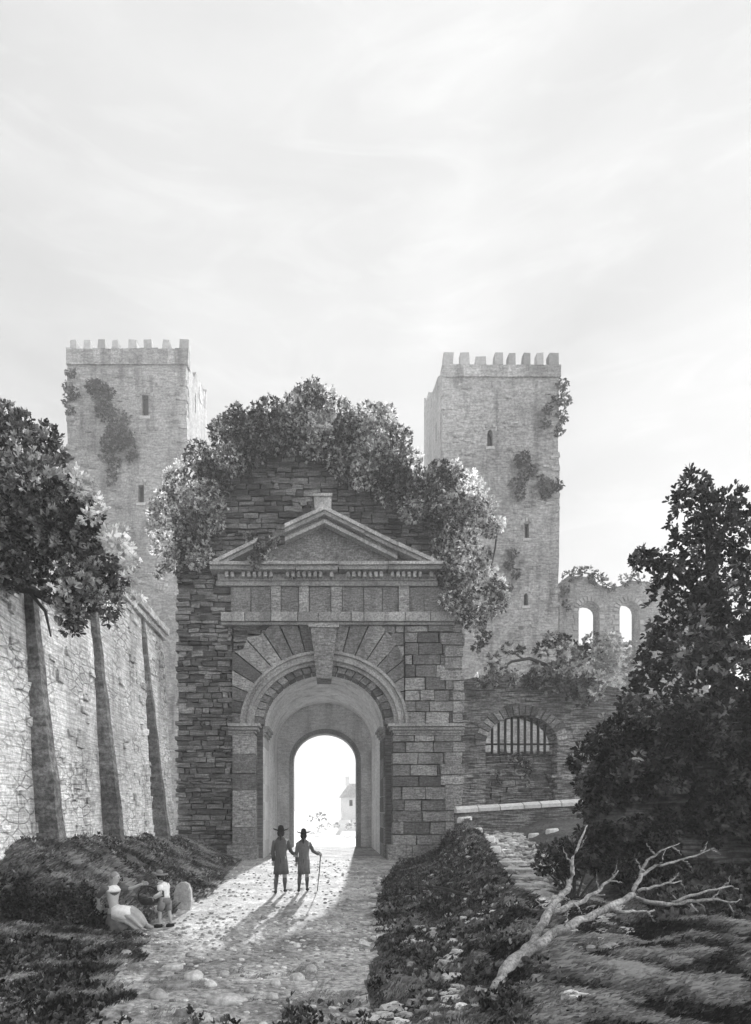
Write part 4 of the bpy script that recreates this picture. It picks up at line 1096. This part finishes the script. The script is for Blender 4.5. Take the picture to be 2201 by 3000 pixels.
bush('low_bush', [(705,1822,7),(718,1818,8),(732,1813,8),(742,1815,6)], 56, .2, 'light', 'low spreading bush in the middle beyond the arch', tone=.3, stems=False, dens=.5)
bush('low_bush', [(765,1817,7),(777,1815,8),(788,1818,7)], 56, .2, 'light', 'low bush below the cottage beyond the arch', tone=.3, stems=False, dens=.5)

# ------------------------------------------------------------------ people
def skin(name, chains, m, parent, sub=2):
    """chains: lists of (key, (x,y,z), r); a key seen before joins the chain to it"""
    vs, es, rs, idx, roots = [], [], [], {}, []
    for ch in chains:
        prev = None
        for it in ch:
            if len(it) == 1: prev = idx[it[0]]; continue
            key, co, r = it
            idx[key] = len(vs); vs.append(co); rs.append(r)
            if prev is None: roots.append(idx[key])
            else: es.append((prev, idx[key]))
            prev = idx[key]
    me = bpy.data.meshes.new(name); me.from_pydata(vs, es, []); me.materials.append(m)
    bm = bmesh.new(); bm.from_mesh(me); lay = bm.verts.layers.skin.verify(); bm.verts.ensure_lookup_table()
    for i, r in enumerate(rs):
        sv = bm.verts[i][lay]; sv.radius = r if isinstance(r, tuple) else (r, r); sv.use_root = i in roots
    bm.to_mesh(me); bm.free()
    o = bpy.data.objects.new(name, me); COL.objects.link(o)
    if parent: o.parent = parent
    sm = o.modifiers.new('skin', 'SKIN'); sm.use_smooth_shade = True
    ss = o.modifiers.new('sub', 'SUBSURF'); ss.levels = sub; ss.render_levels = sub
    return o
def hand(tag_, wrist, palm, fdir, side, curl):
    """palm and five finger chains; fdir finger direction, side towards the thumb, curl direction of bend"""
    w, p = Vector(wrist), Vector(palm); f = Vector(fdir).normalized(); s = Vector(side).normalized(); c = Vector(curl).normalized()
    out = []
    for i, (o_, L) in enumerate(((-.026, .058), (-.009, .072), (.009, .076), (.026, .066))):
        a = p-f*.01+s*o_; b = p+f*(.03+L*.45)+s*o_*1.15; e = b+(f*.6+c*.7).normalized()*L*.55
        out.append([(tag_+'f%da' % i, tuple(a), .010), (tag_+'f%db' % i, tuple(b), .009), (tag_+'f%dc' % i, tuple(e), .007)])
    a = p-f*.02+s*.02; b = a+s*.035+f*.02; e = b+f*.035+c*.01
    out.append([(tag_+'ta', tuple(a), .011), (tag_+'tb', tuple(b), .010), (tag_+'tc', tuple(e), .008)])
    return out
def body(J, parent, k=1.0, woman=False):
    """J: joint dict in the thing's own coordinates"""
    q = lambda n: tuple(J[n])
    ch = [[('pel', q('pel'), (.14*k, .10*k)), ('wai', q('wai'), (.12*k, .09*k)), ('che', q('che'), (.15*k, .10*k)), ('nek', q('nek'), .052*k), ('hd0', q('hd0'), (.068*k, .075*k)), ('hd1', q('hd1'), (.082*k, .095*k)), ('hd2', q('hd2'), (.065*k, .075*k))]]
    for s in 'LR':
        ch.append([('che',), ('sh'+s, q('sh'+s), .052*k), ('el'+s, q('el'+s), .040*k), ('wr'+s, q('wr'+s), .026*k), ('pa'+s, q('pa'+s), .030*k)])
        ch.append([('pel',), ('hi'+s, q('hi'+s), .085*k), ('kn'+s, q('kn'+s), .056*k), ('an'+s, q('an'+s), .036*k), ('to'+s, q('to'+s), .030*k)])
        p, w = Vector(J['pa'+s]), Vector(J['wr'+s]); f = (p-w).normalized()
        sd = f.cross(Vector((0, 1, 0.3))).normalized()
        ch += hand(s, w, p, f, sd, J.get('curl'+s, (0, 0, -1)))
    h = Vector(J['hd1']); fd = Vector(J['face']).normalized(); sd = Vector((-fd.y, fd.x, 0)).normalized()
    n0 = h+fd*.07*k+Vector((0, 0, -.005)); ch.append([('n0', tuple(n0), .012*k), ('n1', tuple(n0+fd*.035*k+Vector((0, 0, -.022*k))), .010*k)])
    for s, nm in ((1, 'e'), (-1, 'f')):
        a = h+sd*s*.075*k; ch.append([('ea'+nm, tuple(a+Vector((0, 0, .015))), .010*k), ('eb'+nm, tuple(a+sd*s*.012*k+Vector((0, 0, -.02))), .009*k)])
    b = skin('body', ch, M['skin'], parent)
    for s in (1, -1):
        e = h+fd*.083*k+sd*s*.03*k+Vector((0, 0, .012*k)); mb = MB(); mb.ball(e, .011*k, .011*k, .008*k, 8, 6); o = mbl(mb, 'eye', M['shoe'], parent)
    e = h+fd*.078*k+Vector((0, 0, -.048*k)); mb = MB(); mb.ball(e, .022*k, .014*k, .006*k, 8, 6); mbl(mb, 'mouth', M['coatb'], parent)
    return b
def mbl(mb, name, m, parent, smooth=True):       # build in the parent's own coordinates
    o3 = Vector((0, 0, 0)); q = parent
    while q is not None: o3 += q.location; q = q.parent
    mb.v = [(a+o3.x, b+o3.y, c+o3.z) for a, b, c in mb.v]
    return fixn(mb.build(name, m, parent, smooth))
def hatmesh(c, tall=.17, brim=.17, r=.085, tilt=0, up=.03):
    mb = MB(); x, y, z = c
    mb.loft([(x, y, z, r, r*1.1), (x, y, z+tall*.45, r*.9, r), (x, y, z+tall*.75, r*.78, r*.85), (x, y, z+tall*.93, r*.5, r*.55), (x, y, z+tall, r*.15, r*.15)], 18)
    n = 24; base = len(mb.v)
    for k, (rr, dz) in enumerate(((r*.9, 0), (brim, .0), (brim, .022), (r*.9, .028))):
        for i in range(n):
            a = 2*math.pi*i/n; e = up*abs(math.cos(a))**2*(rr > r)
            mb.v.append((x+rr*math.cos(a), y+rr*math.sin(a), z+dz+e+tilt*math.cos(a)*rr))
    for k in range(4):
        kk = (k+1) % 4
        for i in range(n): j = (i+1) % n; mb.f.append((base+k*n+i, base+k*n+j, base+kk*n+j, base+kk*n+i)); mb.t.append(.5)
    return mb
def shoe(mb, an, toe):
    a, t = Vector(an), Vector(toe); d = (t-a); d.z = 0; d = d.normalized() if d.length > .001 else Vector((0, 1, 0))
    mb.tube([a-d*.05+Vector((0, 0, -.03)), a+d*.02+Vector((0, 0, -.03)), t+d*.02], [.03, .045, .028], 8)

# man with the box (left)
def man(X, D_, label, s, armR, armL, wide, cm):
    r = root('person', (X, D_, H(X, D_)), label, 'person', 'two men walking towards the arch')
    J = dict(pel=(0,0,.86), wai=(0,0,1.0), che=(0,.01,1.24), nek=(0,.01,1.40), hd0=(0,.02,1.47), hd1=(.0,.03,1.53), hd2=(0,.02,1.60), face=(0,1,0),
             shR=(.15,.0,1.33), shL=(-.15,0,1.33), hiR=(.09,0,.84), hiL=(-.09,0,.84), knR=(.09,.1,.47), knL=(-.10,-.03,.46),
             anR=(.09,.2,.09), anL=(-.12,-.14,.10), toR=(.12,.32,.04), toL=(-.14,-.02,.03))
    J.update(armR); J.update(armL)
    J = {k: (Vector(v)*s if k not in ('face','curlL','curlR') else v) for k, v in J.items()}
    body(J, r, s)
    mb = MB()
    rg = [(0,.01,1.40,.06,.06),(0,.01,1.385,.11,.085),(0,.0,1.34,.16,.10),(0,0,1.22,.165,.12),(0,0,1.05,.135,.11),(0,0,.97,.135,.115),(0,0,.85,.155,.14),(0,.0,.68,.17*wide,.17),(0,0,.50,.185*wide,.19)]
    mb.loft([(a*s, b*s, c*s, d*s, e*s) for a, b, c, d, e in rg], 28, .5, 7, .10)
    for q in 'LR':
        mb.tube([J['sh'+q], (J['sh'+q]+J['el'+q])/2, J['el'+q], (J['el'+q]+J['wr'+q])/2, J['wr'+q]], [.056*s, .053*s, .048*s, .045*s, .05*s], 10, .4)
    ct = mbl(mb, 'coat', cm, r)
    mb = MB(); mb.loft([(0,.01,1.43*s,.062,.062),(0,.01,1.40*s,.10,.09),(0,.0,1.365*s,.135,.105)], 16); mbl(mb, 'collar', cm, ct)
    mb = MB(); mb.box(-.006, .006, -.185*s, -.165*s, .47*s, .9*s, .1); mb.v = [(a, b*(.75 if c > .6 else 1.0), c) for a, b, c in mb.v]; mbl(mb, 'vent', M['hat'], ct, False)
    mb = MB()
    for q in 'LR':
        mb.tube([J['kn'+q]+Vector((0,0,.05)), (J['kn'+q]+J['an'+q])/2+Vector((0,-.025,.06)), J['an'+q]], [.048*s, .058*s, .030*s], 10)
        mbl(mb, 'stocking', M['stocking'], r)
        mb = MB(); shoe(mb, J['an'+q], J['to'+q]); mbl(mb, 'shoe', M['shoe'], r); mb = MB()
    mb = MB(); h = J['hd1']; mb.ball(h+Vector((0,-.03,-.01)), .092*s, .095*s, .10*s, 14, 10); mb.tube([h+Vector((0,-.1,-.05)), h+Vector((0,-.12,-.16)), h+Vector((0,-.12,-.24))], [.03,.022,.012], 8); mbl(mb, 'hair', M['dhair'], r)
    mbl(hatmesh((h.x, h.y-.01, h.z+.045*s), .15*s, .19*s, .084*s, 0, .05), 'hat', M['hat'], r)
    return r
m1 = man(-1.15, 17.75, 'walking man in a dark coat holding a small box, left of the two walkers', 1.04,
    dict(elR=(.245,.06,1.07), wrR=(.29,.26,1.0), paR=(.305,.34,.985), curlR=(.3,.2,.9)), dict(elL=(-.2,-.03,1.06), wrL=(-.185,.06,.84), paL=(-.195,.08,.77), curlL=(.2,.6,0)), 1.0, M['coat'])
m1b = m1.location
bx = root('small_box', (m1b.x+.37, m1b.y+.36, m1b.z+1.0), 'small box held out in the left man\'s right hand', 'box')
mb = MB(); mb.box(-.06, .06, -.07, .07, -.06, .06, .5, .003); mbl(mb, 'case', M['wood'], bx, False)
mb = MB(); mb.box(-.064, .064, -.074, .074, .061, .08, .8, .002); mbl(mb, 'lid', M['wood'], bx, False)
m2 = man(-.57, 18.1, 'man in a round black hat leaning on a long staff, right of the two walkers', .985,
    dict(elR=(.255,.08,1.10), wrR=(.39,.24,1.02), paR=(.43,.28,1.0), curlR=(0,-.3,-1)), dict(elL=(-.19,-.04,1.05), wrL=(-.18,.05,.83), paL=(-.2,.08,.76), curlL=(.2,.6,0)), .9, M['coatb'])
b = m2.location
mb = MB(); mb.tube([(b.x+.44, b.y+.32, b.z+1.03), (b.x+.445, b.y+.31, b.z+.9), (b.x+.42, b.y+.28, b.z+.55), (b.x+.36, b.y+.22, b.z+.0)], [.016, .014, .013, .011], 8)
mb.tube([(b.x+.36, b.y+.30, b.z+1.06), (b.x+.40, b.y+.31, b.z+1.05), (b.x+.44, b.y+.32, b.z+1.03)], [.014, .016, .016], 8)
o = mb.build('walking_staff', M['bark'], None, True); origin_to_base(o, (b.x+.36, b.y+.22, b.z)); tag(o, 'long crooked walking staff under the right man\'s hand', 'staff')

# seated woman: faces right
wx, wd = -3.84, 12.35
W = root('person', (wx, wd, 0.0), 'seated woman in a pale skirt and white apron reaching towards the boy', 'person')
J = dict(pel=(.03,.0,.30), wai=(.0,0,.46), che=(-.01,0,.66), nek=(.02,0,.84), hd0=(.04,0,.90), hd1=(.055,-.005,.965), hd2=(.045,0,1.03), face=(.93,-.36,.05),
    shL=(-.12,-.12,.77), shR=(.13,.05,.77), elR=(.30,.03,.76), wrR=(.47,.03,.83), paR=(.54,.03,.85), curlR=(.3,0,-.6),
    elL=(-.24,-.1,.62), wrL=(-.25,-.04,.50), paL=(-.255,-.02,.46), curlL=(.5,0,-1),
    hiR=(.1,.08,.28), hiL=(.1,-.08,.28), knR=(.36,.08,.40), knL=(.33,-.10,.34), anR=(.60,.06,.10), anL=(.5,-.12,.08), toR=(.70,.03,.05), toL=(.61,-.16,.04))
J = {k: (Vector(v) if k not in ('face','curlL','curlR') else v) for k, v in J.items()}
body(J, W, .9, True)
mb = MB(); mb.loft([(0,0,.42,.105,.10),(-.005,0,.50,.085,.08),(-.01,0,.60,.10,.10),(0,0,.70,.12,.12),(.0,0,.77,.10,.11)], 20)
mb.tube([J['shR']+Vector((-.06,0,-.01)), J['shR'], J['elR']+Vector((-.02,0,0))], [.06, .068, .05], 10); mb.tube([J['shL']+Vector((.05,.04,-.01)), J['shL'], (J['shL']+J['elL'])/2, J['elL']], [.055, .065, .055, .04], 10)
mbl(mb, 'bodice', M['bodice'], W)
mb = MB(); mb.loft([(0,0,.83,.06,.06),(.0,0,.80,.115,.10),(-.005,-.01,.75,.155,.125),(0,-.02,.71,.13,.128)], 18); mbl(mb, 'neckerchief', M['linen'], W)
def drape(path, n=36, fold=9, amp=.15):
    mb = MB(); base = 0; k = len(path)
    for i, (x, y, z, w, h) in enumerate(path):
        a = Vector(path[max(i-1, 0)][:3]); b = Vector(path[min(i+1, k-1)][:3]); d = (b-a).normalized()
        sy = Vector((0, 1, 0)); up_ = d.cross(sy).normalized()*-1
        for q in range(n):
            t = 2*math.pi*q/n; m = 1+amp*(i/(k-1))*math.cos(fold*t)+.03*math.sin(3*t+i)
            p = Vector((x, y, z))+sy*math.cos(t)*w*m+up_*math.sin(t)*h*m
            mb.v.append((p.x, p.y, max(p.z, -.03)))
    for i in range(k-1):
        for q in range(n): r_ = (q+1) % n; mb.f.append((i*n+q, i*n+r_, (i+1)*n+r_, (i+1)*n+q)); mb.t.append(.5)
    mb.f.append(tuple(range(n))); mb.t.append(.5); mb.f.append(tuple((k-1)*n+q for q in range(n))); mb.t.append(.5)
    return mb
mb = drape([(.0,0,.47,.085,.085),(.02,0,.40,.13,.11),(.07,0,.30,.20,.17),(.17,0,.27,.23,.19),(.29,-.01,.26,.23,.19),(.39,-.02,.20,.22,.17),(.48,-.03,.12,.21,.14),(.56,-.04,.07,.21,.10)]); mbl(mb, 'gown_skirt', M['gown'], W)
mb = drape([(.05,0,.34,.16,.14),(.07,0,.22,.21,.2),(.11,-.01,.1,.26,.25),(.16,-.02,.0,.29,.3)], 26, 11, .12); mbl(mb, 'shade_petticoat', M['skirt'], W)  # dark cone of cloth, its tone painting the shade beneath her
mb = drape([(.03,-.03,.45,.09,.07),(.08,-.06,.37,.17,.13),(.18,-.07,.335,.20,.15),(.27,-.08,.32,.18,.15),(.33,-.09,.27,.13,.10)], 22, 7, .08); mbl(mb, 'apron', M['linen'], W)
mb = MB(); mb.ball(J['hd1']+Vector((-.03,.012,.028)), .082, .078, .085, 14, 10); mb.tube([J['hd1']+Vector((-.055,.02,.03)), J['hd1']+Vector((-.075,.0,-.07)), J['hd1']+Vector((-.08,-.02,-.16)), J['hd1']+Vector((-.09,-.03,-.25))], [.055,.055,.045,.015], 10); mbl(mb, 'hair', M['hair'], W)
for q in 'LR': mb = MB(); shoe(mb, J['an'+q], J['to'+q]); mbl(mb, 'shoe', M['gown'], W)

# boy with a basket
bxp, bd = -3.03, 12.75
B_ = root('person', (bxp, bd, H(bxp, bd)), 'small boy in a wide hat, pale shirt and breeches holding a dark basket', 'person')
J = dict(pel=(.03,0,.50), wai=(.02,0,.59), che=(.0,0,.74), nek=(-.03,0,.84), hd0=(-.05,-.01,.87), hd1=(-.065,-.02,.92), hd2=(-.06,-.01,.97), face=(-.85,-.4,-.3),
    shL=(-.03,-.11,.79), shR=(.04,.10,.79), elL=(-.0,-.17,.64), wrL=(-.12,-.17,.57), paL=(-.165,-.15,.555), curlL=(-.2,.9,.1),
    elR=(.05,.17,.64), wrR=(-.10,.16,.58), paR=(-.15,.13,.57), curlR=(-.2,-.9,.1),
    hiL=(.0,-.06,.48), hiR=(.07,.05,.48), knL=(-.045,-.06,.29), knR=(.11,.03,.28), anL=(-.05,-.06,.06), anR=(.15,.03,.06), toL=(-.12,-.10,.03), toR=(.09,-.03,.03))
J = {k: (Vector(v) if k not in ('face','curlL','curlR') else v) for k, v in J.items()}
body(J, B_, .74)
mb = MB(); mb.loft([(-.03,0,.84,.05,.05),(-.02,0,.82,.085,.10),(.0,0,.74,.105,.125),(.02,0,.6,.10,.11),(.03,0,.55,.105,.11)], 18)
for q in 'LR': mb.tube([J['sh'+q], (J['sh'+q]+J['el'+q])/2, J['el'+q], J['wr'+q]], [.056, .056, .05, .036], 10)
mbl(mb, 'shirt', M['linen'], B_)
mb = MB(); mb.loft([(-.02,-.01,.815,.08,.09),(-.01,-.01,.74,.110,.115),(.01,-.01,.62,.106,.114),(.02,-.01,.57,.108,.114)], 18); mb.v = [(min(a, .05), b, c) for a, b, c in mb.v]; mbl(mb, 'waistcoat', M['vest'], B_)
mb = MB(); mb.loft([(.02,0,.57,.105,.10),(.03,0,.50,.115,.11),(.035,0,.43,.11,.10)], 16)
for q in 'LR': mb.tube([J['hi'+q], (J['hi'+q]+J['kn'+q])/2, J['kn'+q]+Vector((0,0,.02))], [.082, .07, .055], 12)
mbl(mb, 'breeches', M['breeches'], B_)
for q in 'LR': mb = MB(); shoe(mb, J['an'+q], J['to'+q]); mbl(mb, 'shoe', M['shoe'], B_)
mb = MB(); mb.ball(J['hd1']+Vector((.02,.01,.015)), .074, .072, .075, 12, 8); mbl(mb, 'hair', M['dhair'], B_)
mbl(hatmesh((J['hd1'].x+.01, J['hd1'].y, J['hd1'].z+.055), .10, .15, .07, -.12, .02), 'hat', M['breeches'], B_)
bk = B_.location
bs = root('basket', (bk.x-.27, bk.y-.02, bk.z+.47), 'dark wicker basket held in the boy\'s arms', 'basket')
mb = MB(); mb.loft([(0,0,-.05,.10,.09),(0,0,.0,.16,.13),(0,0,.06,.20,.155),(0,0,.10,.215,.165),(0,0,.10,.19,.145),(0,0,.03,.16,.12)], 24, .5); mbl(mb, 'bowl', M['wicker'], bs)
mb = MB(); mb.tube([(-.19*math.cos(math.pi*i/12), 0, .09+.20*math.sin(math.pi*i/12)) for i in range(13)], [.014]*13, 8); mbl(mb, 'handle', M['wicker'], bs)
mb = MB()
for i in range(9): mb.ball((R.uniform(-.12,.12), R.uniform(-.08,.08), .09+R.uniform(0,.03)), .05, .045, .035, 8, 6, .5, .1)
mbl(mb, 'contents', M['coatb'], bs)

# ------------------------------------------------------------------ light, sky, haze, camera
EL, AZ = math.radians(12.4), math.radians(3.5)
sd = Vector((math.sin(AZ)*math.cos(EL), math.cos(AZ)*math.cos(EL), math.sin(EL)))
sl = bpy.data.lights.new('sun', 'SUN'); sl.energy = 5.0; sl.angle = math.radians(.6); sl.color = (1, 1, 1)
so = bpy.data.objects.new('sun', sl); so.rotation_euler = sd.to_track_quat('Z', 'Y').to_euler(); so.location = (20, 100, 60); COL.objects.link(so)
w = bpy.data.worlds.new('World'); S.world = w; w.use_nodes = True; nt = w.node_tree; nt.nodes.clear(); L = nt.links.new
out = N(nt, 'ShaderNodeOutputWorld'); add = N(nt, 'ShaderNodeAddShader')
sky = N(nt, 'ShaderNodeTexSky'); sky.sky_type = 'NISHITA'; sky.sun_disc = False; sky.sun_elevation = EL; sky.sun_rotation = AZ
bw = N(nt, 'ShaderNodeRGBToBW'); L(sky.outputs[0], bw.inputs[0]); bg1 = N(nt, 'ShaderNodeBackground'); bg1.inputs[1].default_value = .05
cl1 = math_n(nt, 'MINIMUM', bw.outputs[0], .5); L(cl1, bg1.inputs[0])
tc = N(nt, 'ShaderNodeTexCoord'); sep = N(nt, 'ShaderNodeSeparateXYZ'); L(tc.outputs['Generated'], sep.inputs[0])
mp = N(nt, 'ShaderNodeMapping'); mp.inputs['Rotation'].default_value = (0, math.radians(-14), 0); mp.inputs['Scale'].default_value = (1.0, 1.0, 4.2); L(tc.outputs['Generated'], mp.inputs['Vector'])
n1 = N(nt, 'ShaderNodeTexNoise'); n1.inputs['Scale'].default_value = 2.6; n1.inputs['Detail'].default_value = 7; n1.inputs['Roughness'].default_value = .52; n1.inputs['Distortion'].default_value = .5; L(mp.outputs[0], n1.inputs['Vector'])
cloud = maprange(nt, n1.outputs['Fac'], .36, .66, -.016, .014)
right = maprange(nt, sep.outputs['X'], -.3, .5, 0, .055)      # brighter towards the right
up = maprange(nt, sep.outputs['Z'], 0, .5, .01, 0)
fill_glow = maprange(nt, sep.outputs['X'], .5, .95, 0, 1.0)  # unseen bright sky far right, added to light right-facing walls
back = maprange(nt, sep.outputs['Y'], -.5, .2, .05, 0)  # unseen sky behind the camera, raised to lift camera-facing surfaces
v = math_n(nt, 'ADD', .170, cloud)
mp2 = N(nt, 'ShaderNodeMapping'); mp2.inputs['Rotation'].default_value = (0, math.radians(-20), 0); mp2.inputs['Scale'].default_value = (1.6, 1.0, 6.5); L(tc.outputs['Generated'], mp2.inputs['Vector'])
n2 = N(nt, 'ShaderNodeTexNoise'); n2.inputs['Scale'].default_value = 3.4; n2.inputs['Detail'].default_value = 10; n2.inputs['Roughness'].default_value = .6; n2.inputs['Distortion'].default_value = 1.2; L(mp2.outputs[0], n2.inputs['Vector'])
wisp = maprange(nt, n2.outputs['Fac'], .50, .68, 0, .02)
for q in (right, up, fill_glow, back, wisp): v = math_n(nt, 'ADD', v, q)
bg2 = N(nt, 'ShaderNodeBackground'); L(v, bg2.inputs[0]); bg2.inputs[1].default_value = 1.0
L(bg1.outputs[0], add.inputs[0]); L(bg2.outputs[0], add.inputs[1]); L(add.outputs[0], out.inputs[0])

HAZE = .0035
if HAZE:
    mb = MB(); mb.box(-310, 310, -40, 410, -1.6, 40, .5); m_ = bpy.data.materials.new('haze_air'); m_.use_nodes = True; nt = m_.node_tree; nt.nodes.clear()
    o_ = N(nt, 'ShaderNodeOutputMaterial'); pv = N(nt, 'ShaderNodeVolumePrincipled'); pv.inputs['Density'].default_value = HAZE; pv.inputs['Color'].default_value = (.95, .95, .95, 1); pv.inputs['Anisotropy'].default_value = 0
    nt.links.new(pv.outputs[0], o_.inputs['Volume']); hz = mb.build('haze', m_); hz['kind'] = 'stuff'; tag(hz, 'pale even haze in the air around the ruins', 'haze')

cam = bpy.data.cameras.new('camera'); co = bpy.data.objects.new('camera', cam); COL.objects.link(co)
co.location = (0, 0, EYE); co.rotation_euler = (math.radians(90), 0, 0)
cam.sensor_fit = 'HORIZONTAL'; cam.sensor_width = 36; cam.lens = 36*FPX/1652
cam.shift_x = (826-VX)/1652; cam.shift_y = (HY-1126)/1652; cam.clip_end = 3000; cam.clip_start = .1
S.camera = co
S.render.engine = 'CYCLES'
S.view_settings.view_transform = 'Standard'; S.view_settings.look = 'None'; S.view_settings.exposure = 1.9; S.view_settings.gamma = 1
